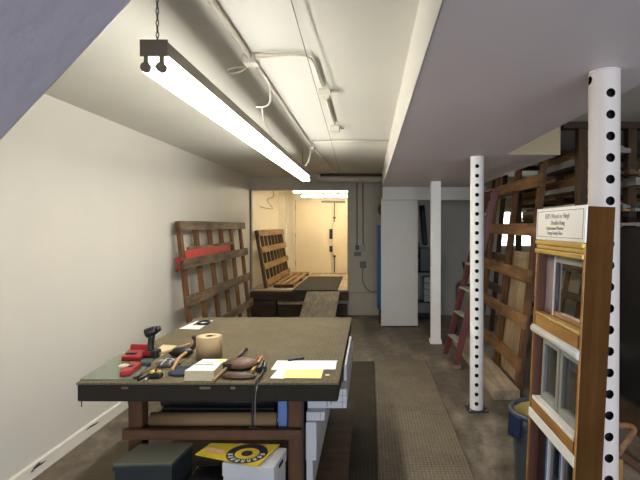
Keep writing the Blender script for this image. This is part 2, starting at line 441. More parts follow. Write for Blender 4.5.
# ---- dock room beyond the opening
YD = 11.25; DX0 = -1.95; DX1 = 1.1; DC = 2.32
struct('floor_dock', MB().box(DX0-0.15, DX1, YB+0.12, YD, DZ-0.05, DZ), M['dockfloor'])
struct('wall_dock_left', MB().box(DX0-0.25, DX0-0.14, YB+0.12, YD+0.1, DZ, DC), M['dockwall'])
struct('wall_dock_right', MB().box(DX1, DX1+0.1, YB+0.12, YD+0.1, DZ, DC), M['dockwall'])
struct('wall_dock_back', MB().box(DX0-0.15, DX1, YD, YD+0.1, DZ, DC), M['dockwall'])
struct('ceiling_dock', MB().box(DX0-0.15, DX1, YB+0.12, YD, DC, DC+0.08), M['dockwall'])
struct('trim_10', MB().box(DX0-0.14, DX0, YD-0.25, YD, DZ, DC), M['dockwall'])
# pair of doors
dl0 = at(296, 240, Y=YD).x; dm = at(332.5, 240, Y=YD).x; dr = dm+(dm-dl0); dtop = at(300, 200.5, Y=YD).z
dd = struct('door_1', MB().box(dl0, dm-0.006, YD-0.05, YD-0.005, DZ+0.01, dtop), M['dockdoor'])
struct('door_frame', MB().box(dl0-0.07, dl0-0.01, YD-0.07, YD, DZ, dtop+0.07).box(dl0-0.01, dr+0.07, YD-0.07, YD, dtop+0.012, dtop+0.07), M['dockwall'], dd)
hg = MB()
for z in (0.2, 0.85, 1.5): hg.cyl((dl0-0.002, YD-0.06, DZ+z), (dl0-0.002, YD-0.06, DZ+z+0.1), 0.01)
struct('hinge', hg, M['steel'], dd)
d2 = struct('door_2', MB().box(dm+0.006, dr, YD-0.05, YD-0.005, DZ+0.01, dtop), M['dockdoor'])
for (y0, y1) in ((229, 239), (246, 252)):
    z1 = at(331, y0, Y=YD-0.06).z; z0 = at(331, y1, Y=YD-0.06).z
    xx = at(331, 240, Y=YD-0.06).x
    struct('door_lock', MB().box(xx-0.035, xx+0.035, YD-0.075, YD-0.05, z0, z1).box(xx-0.02, xx+0.03, YD-0.12, YD-0.075, (z0+z1)/2-0.015, (z0+z1)/2+0.015), M['darkmetal'], dd, 0.003)
struct('door_closer', MB().box(dm-0.25, dm+0.3, YD-0.1, YD-0.05, dtop-0.05, dtop-0.01), M['fixture'], d2)
xx = at(334.5, 240, Y=YD-0.06).x
bl = MB().cyl((xx, YD-0.065, DZ+0.03), (xx, YD-0.065, DZ+0.42), 0.01).cyl((xx, YD-0.065, dtop-0.5), (xx, YD-0.065, dtop-0.06), 0.008).box(xx-0.03, xx+0.03, YD-0.08, YD-0.05, dtop-0.42, dtop-0.39).box(xx-0.03, xx+0.03, YD-0.08, YD-0.05, DZ+0.39, DZ+0.43)
struct('door_bolt', bl, M['darkmetal'], d2)
# dock edge beams
p = MB()
ya = YB-0.14
p.box(XL+0.03, OX1+0.02, ya, YB-0.002, 0.27, DZ-0.01)
tag(p.build('dock_edge_beam', M['darkwood_x'], bevel=0.008), 'heavy dark timber beam along the top of the raised floor edge beyond the table', 'beam')
p = MB().box(XL+0.5, OX1+0.0, ya+0.03, YB-0.002, 0.0, 0.2)
tag(p.build('dock_step_beam', M['darkwood_x'], bevel=0.008), 'dark lower timber on the floor below the raised floor edge', 'beam')
p = MB().box(XL+0.03, XL+0.48, ya-0.02, YB-0.002, 0.0, 0.265)
tag(p.build('dock_edge_block', M['darkwood_x'], bevel=0.01), 'thick dark timber block under the left end of the raised floor edge', 'block')
p = MB()
q0 = [at(303, 294, Z=DZ+0.015), at(338, 294, Z=DZ+0.015)]
rt = q0[0].x; rr_ = q0[1].x
yt = YB-0.15; yb = 7.1
p.hexa([(rt, yt, DZ-0.04), (rr_, yt, DZ-0.04), (rr_, yt, DZ-0.005), (rt, yt, DZ-0.005)], [(rt-0.02, yb, 0.0), (rr_-0.03, yb, 0.0), (rr_-0.03, yb, 0.03), (rt-0.02, yb, 0.03)])
ramp_o = p.build('ramp_board', wood('ramp_wood', lin(104, 94, 80), lin(140, 130, 112), 'Y'), bevel=0.004)
tag(ramp_o, 'grey weathered plank ramp sloping from the raised floor edge to the ground', 'ramp')
tag(MB().box(XL+0.52, rt-0.03, YB-0.12, YB-0.01, 0.203, 0.24).build('dock_step_plank', M['timber'], bevel=0.004), 'pale plank edge lying in the gap between the dark dock beams', 'plank')
# mat on the dock floor
p = MB().hexa([at(292, 291, Z=DZ)+Vector((0, 0, 0)), at(337, 291, Z=DZ), at(343, 277, Z=DZ), at(309, 277, Z=DZ)],
              [at(292, 291, Z=DZ)+Vector((0, 0, 0.012)), at(337, 291, Z=DZ)+Vector((0, 0, 0.012)), at(343, 277, Z=DZ)+Vector((0, 0, 0.012)), at(309, 277, Z=DZ)+Vector((0, 0, 0.012))])
tag(p.build('rubber_mat', M['mat']), 'dark rubber mat on the raised floor in front of the pale double doors', 'mat')

# ---- carpets
p = MB().box(0.055, 0.64, 0.6, 5.5, 0.0, 0.012)
tag(p.build('carpet_runner', M['carpet_b'], bevel=0.003), 'grey brown ribbed carpet runner in the middle of the aisle, right of the darker strip', 'carpet')
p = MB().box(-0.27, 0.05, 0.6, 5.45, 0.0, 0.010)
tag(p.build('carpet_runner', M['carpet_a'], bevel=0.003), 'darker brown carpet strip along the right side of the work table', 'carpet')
p = MB().box(-1.8, -0.275, 0.6, 7.05, 0.0, 0.006)
tag(p.build('floor_carpet', M['carpet_c']), 'thin brown carpet sheet under and behind the work table', 'carpet')

# ================================================================ ceiling fittings
def fixture(nm, p0, p1, hang, label, chain_y, tubemat, wdt=0.062, group=None):
    k_s = wdt/0.062
    """two-tube strip lamp from p0 to p1 (top centre line of the channel)"""
    p0, p1 = Vector(p0), Vector(p1); d = (p1-p0).normalized(); s = Vector((-d.y, d.x, 0)).normalized(); u = Vector((0, 0, 1))
    root = empty(nm, p0, label, 'lamp', group)
    hw = wdt/2
    sect = lambda p: [p-s*hw-u*0.034*k_s, p+s*hw-u*0.034*k_s, p+s*hw*0.92, p-s*hw*0.92]
    MB().hexa(sect(p0+d*0.006), sect(p1-d*0.006)).build('housing', M['fixture'], root)
    for q, e in ((p0, 1), (p1, -1)):
        sec2 = lambda p: [p-s*(hw+0.002)-u*0.038*k_s, p+s*(hw+0.002)-u*0.038*k_s, p+s*(hw+0.002)+u*0.002, p-s*(hw+0.002)+u*0.002]
        MB().hexa(sec2(q), sec2(q+d*e*0.006)).build('end_plate', M['fixture'], root)
        for k in (-1, 1):
            c = q+s*k*hw*0.58
            mb = MB().bar(c+d*e*0.004-u*0.03*k_s, c+d*e*0.004-u*0.062*k_s, s*0.014, d*0.01).cyl(c-u*0.064*k_s-d*e*0.006, c-u*0.064*k_s+d*e*0.012, 0.0120*k_s)
            mb.build('lamp_holder', M['fixture'], root)
    for k in (-1, 1):
        c0 = p0+s*k*hw*0.58-u*0.064*k_s; c1 = p1+s*k*hw*0.58-u*0.064*k_s
        MB().cyl(c0+d*0.012, c1-d*0.012, 0.0128*k_s).build('tube', tubemat, root)
    for cy in chain_y:
        c = p0+d*cy; mb = MB(); z = c.z
        ztop = hang; n = int((ztop-z)/0.020); 
        for i in range(n+1):
            cc = Vector((c.x, c.y, z+0.008+i*(ztop-z-0.01)/max(n, 1)))
            a = s if i % 2 else d
            ring = [cc+a*0.0045*math.cos(t)+u*0.0125*math.sin(t) for t in [2*PI*j/8 for j in range(8)]]
            mb.tube(ring, 0.0016, 5, closed=True, sub=1)
        mb.build('chain', M['darkmetal'], root)
    return root
pa = at(153.5, 40, Y=1.6); pa = Vector((pa.x, 1.6, pa.z))
zz = pa.z
pb = at(306, 172, Z=zz)
fixture('strip_lamp', pa, (pb.x, pb.y, zz), CZ, 'long two-tube fluorescent strip lamp hanging on chains above the work table', (0.03, (pb.y-pa.y)*0.93), M['tube'], 0.088)
fx = at(293, 191, Y=9.0); 
fixture('strip_lamp', (fx.x, 9.0, 2.275), (fx.x+1.6, 9.0, 2.275), DC, 'nearer bright strip lamp under the ceiling beyond the wide opening', (0.1, 1.5), M['docktube'], 0.08)
fx = at(301, 196, Y=10.4)
fixture('strip_lamp', (fx.x, 10.4, 2.275), (fx.x+1.6, 10.4, 2.275), DC, 'farther strip lamp beyond the wide opening, just above the pale doors', (0.1, 1.5), M['docktube'], 0.08)

cp = lambda px, py, dz=0.014: at(px, py, Z=CZ-dz)
root = empty('conduit_run', cp(250, 58), 'painted electrical conduit run on the ceiling with junction boxes and loose cable', 'conduit')
g0 = at(213, -6, Z=CZ-0.014); g1 = at(337, 173, Z=CZ-0.014)
MB().cyl((cp(213, 0).x, 1.0, CZ-0.014), (cp(252, 60).x, cp(252, 60).y, CZ-0.014), 0.013).cyl((cp(252, 60).x, cp(252, 60).y, CZ-0.014), (cp(312, 146).x, cp(312, 146).y, CZ-0.014), 0.010).cyl((cp(312, 146).x, cp(312, 146).y, CZ-0.014), (cp(333, 170).x, 7.4, CZ-0.014), 0.010).build('pipe', M['conduit'], root)
MB().cyl(cp(312, 141), (0.185, cp(312, 141).y, CZ-0.014), 0.009).build('pipe', M['conduit'], root)
def jbox(c, s, name='junction_box'):
    return MB().box(c.x-s, c.x+s, c.y-s, c.y+s, CZ-0.05, CZ-0.001).build(name, M['conduit'], root, 0.006)
jbox(cp(251, 58), 0.036); jbox(cp(324.5, 92), 0.036); jbox(cp(335, 128), 0.04); jbox(cp(312, 145), 0.025)
MB().tube([cp(255, 55), cp(275, 54.5), cp(298, 55), cp(308, 57), cp(314, 64), cp(319, 78), cp(323, 87)], 0.008, 10).build('flexible_cable', M['conduit'], root)
MB().tube([cp(255, 58, 0.03), cp(270, 57.5, 0.035), cp(285, 55.5, 0.03), cp(300, 55, 0.02)], 0.006, 8).build('flexible_cable', M['conduit'], root)
MB().tube([cp(326, 98), cp(330, 112), cp(334, 124)], 0.0085, 10).build('flexible_cable', M['conduit'], root)
MB().cyl(cp(328, 91.5), cp(339, 91.5), 0.008).cyl(cp(336, 128.5), cp(344, 128.5), 0.008).build('conduit_stub', M['conduit'], root)
# loose loops at the first box
Yc = cp(251, 60).y
lp = lambda px, py, dy=0.0: at(px, py, Y=Yc+dy)
MB().tube([lp(250, 64), lp(242, 67), lp(232, 68.5), lp(227, 71), lp(231, 74), lp(241, 71.5), lp(250, 65)], 0.0045, 8).build('loose_cable', M['conduit'], root)
MB().tube([lp(252, 62), lp(262, 72), lp(269, 84), lp(270.5, 95), lp(269, 104), lp(263, 107), lp(256, 107)], 0.0042, 8).build('loose_cable', M['conduit'], root)
MB().tube([lp(262, 107), lp(264, 120, 0.1), lp(270, 131, 0.2), lp(273, 139, 0.3)], 0.003, 6).build('loose_cable', M['conduit'], root)
Y2 = cp(312, 145).y
l2 = lambda px, py: at(px, py, Y=Y2)
MB().tube([l2(311, 145), l2(310, 155), l2(308, 162), l2(305, 166)], 0.008, 8).build('loose_cable', M['conduit'], root)
# cord strung under the ceiling
a = at(291, 0, Y=1.75); b = at(345, 190, Y=YB-0.02)
tag(MB().tube([a+(a-b).normalized()*0.02, b], 0.002, 6).build('ceiling_cord', M['cable']), 'thin grey cord strung under the ceiling towards the wide opening', 'cord')
# insulated pipe in front of the back wall
zc = at(350, 179, Y=7.9).z
pr = empty('insulated_pipe', (-0.9, 7.9, zc), 'cream wrapped pipe crossing under the ceiling above the wide opening', 'pipe')
pxs = at(318, 179, Y=7.9).x
MB().tube([(pxs, 7.9, CZ), (pxs, 7.9, zc+0.07), (pxs+0.03, 7.9, zc+0.01), (pxs+0.1, 7.9, zc), (0.5, 7.9, zc), (1.2, 7.9, zc)], 0.06, 14, sub=3).build('pipe', M['wrap'], pr)
MB().box(pxs+0.05, 0.3, 7.78, 8.02, CZ-0.04, CZ-0.005).build('gap_shade_strip', M['darkwood_x'], pr)  # dark strip standing in for the shadow gap above the pipe

# ================================================================ posts
def perforated(nm, x, y, r, ztop, hz0, step, ang, label, plate, hr, pm, side_hole=None):
    root = empty(nm, (x, y, 0), label, 'post')
    mb = MB(); n = 72
    mb.cyl((x, y, 0.006), (x, y, ztop), r, n=n)
    ob = mb.build('post_shaft', [pm, M['hole']], root)  # second slot paints the shade of a hollow tube into the blind holes
    for md in list(ob.modifiers): ob.modifiers.remove(md)
    ct = MB(); z = hz0
    while z < ztop-0.03:
        for a in (ang,):
            dirv = Vector((math.sin(a), -math.cos(a), 0))
            off = 0 if a == ang else step/2
            if z+off > ztop-0.03: continue
            c = Vector((x, y, z+off))
            ct.cyl(c+dirv*(r-0.03), c+dirv*(r+0.03), hr, n=20, mi=1)
        z += step
    if side_hole:
        dv_ = Vector((math.sin(ang-PI/2), -math.cos(ang-PI/2), 0)); c = Vector((x, y, side_hole))
        ct.cyl(c+dv_*(r-0.03), c+dv_*(r+0.03), hr, n=20, mi=1)
    co = ct.build('cut', [pm, M['hole']], root)
    bpy.context.view_layer.update()
    bool_cut(ob, co)
    for p in ob.data.polygons: p.use_smooth = False
    if plate:
        MB().box(x-plate, x+plate, y-plate, y+plate, 0, 0.008).build('base_plate', M['darkmetal'], root, 0.002)
        b = MB()
        for sx in (-1, 1):
            for sy in (-1, 1): b.cyl((x+sx*plate*0.8, y+sy*plate*0.8, 0.006), (x+sx*plate*0.8, y+sy*plate*0.8, 0.02), 0.008, n=6)
        b.build('anchor_bolt', M['steel'], root)
    MB().cyl((x, y, ztop-0.006), (x, y, SZ-0.001), r*1.015, n=72).build('top_plate', pm, root)
    return root
pn = at(476.5, 409, Z=0)
perforated('perforated_post', pn.x, pn.y, 0.056, SZ-0.004, 0.063, 0.0794, R(-12), 'round white post with black holes standing beside the red ladder', 0.085, 0.0165, M['white'])
perforated('perforated_post', 0.886, 1.82, 0.0552, SZ-0.004, 0.0565, 0.0793, R(-2), 'near round white post with black holes behind the window sample frame', 0.09, 0.0165, paint('cream_post_paint', lin(216, 206, 198), 0.5, 0.03, 4, 0.05), 2.10)
sp = at(436, 344, Z=0)
rt_ = empty('square_post', (sp.x, sp.y, 0), 'plain square white post in front of the closet niche', 'post')
MB().box(sp.x-0.062, sp.x+0.062, sp.y, sp.y+0.12, 0, SZ-0.001).build('post_shaft', M['white'], rt_, 0.004)
MB().box(sp.x-0.075, sp.x+0.075, sp.y-0.012, sp.y+0.13, 0, 0.05).build('post_foot', M['white'], rt_, 0.003)

# ================================================================ work table
TX0 = -1.38; TX1 = -0.15; TY0 = 2.25; TY1 = 3.86; TZ = 0.814; TT = 0.093
tb = empty('work_table', ((TX0+TX1)/2, (TY0+TY1)/2, 0), 'big carpet-topped wooden work table covered with tools and papers', 'table')
def tabletop():
    mb = MB(); mb.box(TX0, TX1, TY0, TY1, TZ-TT, TZ-0.006); return mb
tabletop().build('tabletop', M['table_edge'], tb, 0.01)
MB().box(TX0-0.003, TX1+0.003, TY0-0.003, TY1+0.003, TZ-0.012, TZ).build('top_carpet', M['table_carpet'], tb, 0.004)
mb = MB()
for (px, w_) in ((122, 0.03), (200, 0.05), (231, 0.02)):
    xx = at(px, 386, Y=TY0).x; mb.box(xx, xx+w_, TY0-0.006, TY0+0.002, TZ-0.03, TZ-0.02)
mb.build('edge_tack_strip', M['oldwood_x'], tb)
mb = MB()
for px, h in ((81.5, 0.022), (128, 0.012), (132, 0.01), (327, 0.02), (331, 0.012)):
    xx = at(px, 402, Y=TY0).x; mb.box(xx-0.0015, xx+0.0015, TY0-0.001, TY0+0.003, TZ-TT-h, TZ-TT+0.004)
mb.build('frayed_threads', M['table_edge'], tb)
LZ = TZ-TT
for x in (-1.195, -0.405):
    for y in (2.36, 3.62):
        MB().box(x, x+0.07, y, y+0.07, 0.0065, LZ).build('leg', M['legwood'], tb, 0.004)
MB().box(-1.205, -0.333, 2.318, 2.355, at(200, 442, Y=2.3).z, at(200, 432, Y=2.3).z).build('rail', M['railwood'], tb, 0.004)
MB().box(-1.205, -0.333, 3.70, 3.735, 0.50, 0.56).build('rail', M['railwood'], tb, 0.004)
MB().box(-1.17, -0.333, 2.356, 3.70, 0.505, 0.525).build('shelf', M['darkwood_x'], tb)
MB().box(-1.25, -0.12, 2.02, 3.72, 0.165, 0.19).build('lower_shelf', M['darkwood_x'], tb)
SHZ = 0.525
# things on the shelf under the top
def roll(nm, x0, x1, y, z, r, mat, label, core=True, group=None):
    root = empty(nm, (x0, y, z-r), label, 'roll', group)
    n = 28
    mb = MB().cyl((x0, y, z), (x1, y, z), r, n=n); mb.build('roll_body', mat, root)
    MB().cyl((x0-0.006, y, z), (x0+0.01, y, z), r*0.35, n=16).cyl((x1-0.01, y, z), (x1+0.006, y, z), r*0.35, n=16).build('core', M['kraftlight'], root)
    return root
roll('paper_roll', -1.112, -0.47, 2.43, SHZ+0.040, 0.038, paint('dull_kraft', lin(134, 106, 72), 0.8, 0.08, 6, 0), 'long tan roll lying on the shelf under the table top')
roll('black_roll', -1.09, -0.45, 2.52, SHZ+0.11, 0.033, M['blackpl'], 'long black roll behind and above the tan roll under the table top')
root = None
b = MB().box(-1.09, -0.5, 2.50, 2.90, SHZ, SHZ+0.072)
tag(b.build('flat_box', M['boxdark'], bevel=0.004), 'dark flat box under the black roll on the table shelf', 'box')
b = MB().box(-1.0, -0.82, 2.60, 2.85, SHZ+0.073, SHZ+0.16)
tag(b.build('carton', M['cardwhite'], bevel=0.003), 'pale carton behind the black roll under the left half of the table top', 'box')
b = MB().box(-0.80, -0.62, 2.60, 2.85, SHZ+0.073, SHZ+0.15)
tag(b.build('carton', M['kraft'], bevel=0.003), 'tan carton behind the black roll under the middle of the table top', 'box')
bb = empty('blue_bin', (-0.455, 2.5, 0.19), 'blue plastic bin beside the right front leg of the table', 'bin')
MB().box(-0.455, -0.408, 2.45, 2.48, 0.505, 0.71).build('bin_front', M['bluebin'], bb, 0.006)
bpy.data.objects.remove(bpy.data.objects['bin_front']); 
MB().box(-0.462, -0.412, 2.38, 2.49, SHZ, 0.70).build('bin_body', M['bluebin'], bb, 0.012)
MB().box(-0.465, -0.409, 2.377, 2.493, 0.70, 0.712).build('bin_lid', M['bluebin'], bb, 0.004)
bb.location.z = SHZ; 
for c in bb.children: c.location.z -= SHZ-0.19
# lidded grey-green box at lower left
gb = empty('storage_box', (-1.0, 2.25, 0.19), 'dark box with grey-green lid below the left front leg of the table', 'box')
def quadbox(q, z0, z1): return MB().hexa([Vector((x, y, z0)) for x, y in q], [Vector((x, y, z1)) for x, y in q])
c0 = at(113, 464, Z=0.50); c1 = at(172, 462.5, Z=0.50)
q = [(c0.x, c0.y), (c1.x, c1.y), (c1.x+0.02, c1.y+0.2), (c0.x+0.02, c0.y+0.2)]
lx = c0.x; q_in = [(q[0][0]+0.004, q[0][1]+0.004), (q[1][0]-0.004, q[1][1]+0.004), (q[2][0]-0.004, q[2][1]-0.004), (q[3][0]+0.004, q[3][1]-0.004)]
quadbox(q_in, 0.19, 0.47).build('box_body', M['boxdark'], gb, 0.004)
quadbox(q, 0.485, 0.50).build('box_lid', M['boxgreen'], gb, 0.004)
quadbox([(q[0][0]-0.002, q[0][1]-0.002), (q[1][0]+0.002, q[1][1]-0.002), q[2], q[3]], 0.468, 0.486).build('lid_rim', M['boxdark'], gb, 0.002)
# white banker box with hand hole
kb = empty('file_box', (-0.55, 2.2, 0.19), 'white cardboard file box with hand hole under the yellow poster', 'box')
a0 = at(222, 463, Z=0.49); a1 = at(274, 468, Z=0.49); a2 = at(287, 446, Z=0.49)
qq = [(a0.x, a0.y), (a1.x, a1.y), (a1.x+0.022, a1.y+0.19), (a0.x+0.022, a0.y+0.2)]
quadbox([(qq[0][0]+.004, qq[0][1]+.004), (qq[1][0]-.004, qq[1][1]+.004), (qq[2][0]-.004, qq[2][1]-.004), (qq[3][0]+.004, qq[3][1]-.004)], 0.19, 0.44).build('box_body', M['cardwhite'], kb, 0.003)
quadbox(qq, 0.43, 0.49).build('box_lid', M['cardwhite'], kb, 0.003)
sx, sy = qq[1]; ex, ey = qq[2]
mid = lambda t, z: Vector((sx+(ex-sx)*t+0.001, sy+(ey-sy)*t, z))
MB().hexa([mid(0.35, 0.455), mid(0.65, 0.455), mid(0.65, 0.47), mid(0.35, 0.47)], [v+Vector((0.003, 0, 0)) for v in (mid(0.35, 0.455), mid(0.65, 0.455), mid(0.65, 0.47), mid(0.35, 0.47))]).build('hand_hole', M['hole'], kb)
# black crate and bags between the boxes
bc = MB()
bc.box(-0.83, -0.665, 2.12, 2.3, 0.19, 0.40)
tag(bc.build('black_crate', M['blackpl'], bevel=0.01), 'black crate in the dark gap between the two boxes under the table', 'crate')
# yellow poster with round black badge
pz = 0.497
P = [at(195, 455, Z=pz), at(257, 467.5, Z=pz), at(281, 444.5, Z=pz), at(212, 442, Z=pz)]
P[2] = at(280, 445, Z=pz); 
P = [Vector((v.x, min(v.y, 2.312), pz)) for v in P]
po = empty('poster', P[0], 'yellow poster with a round black badge lying on the white file box', 'poster')
th = Vector((0, 0, 0.003))
MB().hexa(P, [v+th for v in P]).build('poster_sheet', M['yellow'], po)
ci = at(243, 453, Z=pz)
def disc_ring(c, r0, r1, z, n=32, sy=1.0):
    mb = MB(); vs = []
    for r in (r0, r1):
        for i in range(n): vs.append((c.x+r*math.cos(2*PI*i/n), c.y+sy*r*math.sin(2*PI*i/n), z))
    vs += [(x, y, z_+0.0012) for (x, y, z_) in vs]
    fs = []
    for i in range(n):
        j = (i+1) % n
        fs += [(i, j, n+j, n+i), (2*n+i, 3*n+i, 3*n+j, 2*n+j), (i, 2*n+i, 2*n+j, j), (n+i, n+j, 3*n+j, 3*n+i)]
    return mb.add(vs, fs)
ci = Vector((ci.x+0.022, 2.205, pz))
disc_ring(ci, 0.056, 0.094, pz+0.0032).build('badge_ring', M['ink'], po)
disc_ring(ci, 0.002, 0.026, pz+0.0032).build('badge_centre', M['ink'], po)
mb = MB()
for k in range(9):
    a = -PI*0.95+k*PI*0.9/8
    for (u0, u1, v0, v1) in ((-0.006, -0.003, -0.011, 0.011), (-0.003, 0.004, 0.006, 0.010), (0.003, 0.006, -0.011, 0.007)):
        c = Vector((ci.x, ci.y, pz+0.0045)); er = Vector((math.cos(a), math.sin(a), 0)); et = Vector((-math.sin(a), math.cos(a), 0))
        p_ = lambda u, v: c+er*(0.075+v)+et*u
        qd = [p_(u0, v0), p_(u1, v0), p_(u1, v1), p_(u0, v1)]
        mb.hexa(qd, [v+Vector((0, 0, 0.0006)) for v in qd])
mb.build('badge_lettering', M['paper'], po)
a = at(206, 448.5, Z=pz+.004); b = at(224, 452, Z=pz+.004)
MB().bar(a, b, (0, 0.03, 0), (0, 0, 0.001)).build('poster_pink_band', M['pinkbox'], po)

# stepped stack of long white cartons at the right side of the table
def carton(x0, x1, y0, y1, z0, z1, lab, lines=True):
    r = empty('white_carton', (x0, y0, z0), lab, 'box')
    MB().box(x0, x1, y0, y1, z0, z1).build('carton_body', M['cardwhite'], r, 0.002)
    if lines:
        ml = MB()
        n = max(1, int((z1-z0)/0.03))
        for i in range(1, n): 
            z = z0+(z1-z0)*i/n
            ml.box(x1, x1+0.0008, y0+0.01, y1-0.01, z-0.0012, z+0.0012).box(x1-0.09, x1-0.003, y0-0.0008, y0, z-0.0012, z+0.0012)
        ml.box(x1-0.022, x1-0.0195, y0-0.0008, y0, z0+0.005, z1-0.005)
        ml.build('printed_lines', M['lineink'], r)
    return r
SX = -0.325
carton(SX-0.0, -0.293, 2.44, 3.5, 0.19, 0.36, 'lowest narrow white carton of the stepped stack beside the right table leg', False)
carton(SX-0.0, -0.272, 2.42, 3.5, 0.361, 0.555, 'second white carton up in the stepped stack beside the right table leg', False)
carton(SX-0.0, -0.232, 2.44, 3.5, 0.556, 0.60, 'third white ruled carton up, under the widest one at the table side')
carton(SX-0.0, -0.122, 2.49, 3.55, 0.601, 0.70, 'widest white ruled carton topping the stack under the table edge')
tag(MB().box(-0.144, -0.128, 2.62, 3.3, 0.7015, 0.79).build('white_board', M['cardwhite'], bevel=0.002), 'white board on edge against the right side of the table top', 'board')

# ================================================================ things on the table top
tp = lambda px, py, dz=0.0: at(px, py, Z=TZ+dz)
def sheet(nm, pix, mat, label, dz=0.001, th=0.0015, group=None, cat='paper'):
    q = [tp(x, y) for x, y in pix]; q = [Vector((v.x, v.y, TZ+dz)) for v in q]
    q2 = [v+Vector((0, 0, th)) for v in q]
    n = len(q)
    mb = MB(); mb.prism(q, (0, 0, th))
    return tag(mb.build(nm, mat), label, cat, group)
# drawing paper pieces
sheet('paper_sheet', [(271, 370), (323, 370), (338, 361), (277, 361)], M['paper'], 'white sheet behind the yellow one on the right front of the table')
sheet('paper_sheet', [(324, 370), (335.5, 370), (337, 361.5), (326, 361.5)], M['paper'], 'small white slip at the right end of the white sheets on the table', 0.003)
sheet('paper_sheet', [(270, 378.5), (284, 379), (290, 370.5), (277, 370.5)], M['paper'], 'white sheet sticking out left of the yellow sheet', 0.001)
sheet('paper_sheet', [(282.5, 378.7), (321, 379), (323.5, 370.4), (286, 370.4)], M['yellowpaper'], 'yellow sheet of paper near the right front corner of the table', 0.003)
sheet('paper_scrap', [(325, 375.8), (329, 375.8), (329.5, 374.8), (325.5, 374.8)], M['paper'], 'tiny white scrap between the yellow sheet and the table edge')
a = tp(288, 361.8); b = tp(304, 359.8)
pn_ = empty('pen', (a.x, a.y, TZ), 'blue pen lying on the top edge of the white sheet', 'pen')
a.z = b.z = TZ+0.009
MB().cyl(a, a.lerp(b, 0.7), 0.0055, n=10).build('pen_barrel', M['canhandle'], pn_)
MB().cyl(a.lerp(b, 0.7), b, 0.0065, n=10).build('pen_cap', M['canhandle'], pn_)
sheet('paper_sheet', [(179, 329), (199, 329.5), (213, 320.5), (196, 321.5)], M['paper'], 'white and pink leaflet near the far left corner of the table top')
ptr = tp(203, 324)
kr = empty('metal_tool', (ptr.x, ptr.y, TZ+0.003), 'small dark metal tool on the leaflet at the far end of the table', 'tool')
MB().tube([tp(197, 325)+Vector((0, 0, 0.012)), tp(203, 322.5)+Vector((0, 0, 0.012)), tp(210, 323)+Vector((0, 0, 0.012)), tp(205, 325.5)+Vector((0, 0, 0.012))], 0.008, 8, closed=True).build('tool_ring', M['darkmetal'], kr)
MB().bar(tp(193, 326)+Vector((0, 0, 0.010)), tp(199, 324.5)+Vector((0, 0, 0.010)), (0.0, 0.02, 0), (0, 0, 0.006)).build('tool_blade', M['steel'], kr)
sheet('envelope', [(148, 356), (160, 357), (177, 346), (163, 345)], M['paperedge'], 'cream envelope beyond the black drill on the table')
# green glass board
q = [(80, 380.5), (134, 380.5), (162, 352), (120, 355)]
sheet('green_board', q, M['greenboard'], 'green glass cutting board at the left front corner of the table', 0.0, 0.006, cat='board')
# red tools
def block_on(nm, pix, h, mat, label, cat, dz=0.0, extra=None):
    q = [tp(x, y) for x, y in pix]; q = [Vector((v.x, v.y, TZ+dz)) for v in q]
    c = sum(q, Vector())/len(q)
    r = empty(nm, (c.x, c.y, TZ+dz), label, cat)
    return r, q, c
r, q, c = block_on('red_tool_case', [(121, 362), (141, 362.5), (146, 355), (128, 354.5)], 0.03, None, 'red open plastic case behind the red tape measure', 'case', 0.006)
MB().prism(q, (0, 0, 0.024)).build('case_body', M['red'], r, 0.006)
lid = [q[3]+Vector((0.0, 0.012, 0.0)), q[2]+Vector((0, 0.012, 0)), q[2]+Vector((0, 0.02, 0.0)), q[3]+Vector((0, 0.02, 0))]
MB().hexa([v+Vector((0, 0, 0.0)) for v in lid], [v+Vector((0, 0.02, 0.045)) for v in lid]).build('case_lid', M['red'], r, 0.003)
MB().box(c.x-0.035, c.x+0.02, c.y-0.028, c.y-0.004, TZ+0.03, TZ+0.036).build('case_label', M['blackpl'], r)
r, q, c = block_on('tape_measure', [(119, 378.5), (131, 377.5), (142, 368.5), (131, 368)], 0.03, None, 'red tape tool with a cream end on the green board', 'tool', 0.0065)
MB().prism(q, (0, 0, 0.028)).build('tape_body', M['red'], r, 0.008)
cc = q[3].lerp(q[0], 0.45)
MB().ball(cc+Vector((-0.008, 0, 0.024)), 0.03, 0.022, 0.014).build('tape_cap', M['paperedge'], r)
MB().cyl(c+Vector((0.0, 0, 0.026)), c+Vector((0.0, 0, 0.031)), 0.014, n=18).build('tape_button', M['blackpl'], r)
# drill standing on its battery
b0 = tp(151, 357.5)
dr_ = empty('cordless_drill', (b0.x, b0.y, TZ), 'black cordless drill standing upright on its battery near the left edge', 'drill')
bx, by = b0.x, b0.y
MB().box(bx-0.03, bx+0.045, by-0.035, by+0.035, TZ, TZ+0.045).build('battery', M['blackpl'], dr_, 0.008)
MB().box(bx-0.031, bx+0.012, by-0.037, by-0.03, TZ+0.02, TZ+0.043).build('battery_band', M['red'], dr_, 0.002)
MB().tube([(bx-0.002, by, TZ+0.04), (bx+0.0, by, TZ+0.08), (bx+0.005, by, TZ+0.125)], lambda t: 0.019-0.002*math.sin(PI*t), 14).build('grip', M['blackpl'], dr_)
MB().cyl((bx-0.03, by-0.004, TZ+0.133), (bx+0.028, by+0.01, TZ+0.155), 0.026, 0.024, n=22).build('motor_body', M['blackpl'], dr_, 0.006)
MB().cyl((bx+0.028, by+0.01, TZ+0.155), (bx+0.048, by+0.014, TZ+0.162), 0.02, 0.014, n=20).build('chuck', M['darkmetal'], dr_)
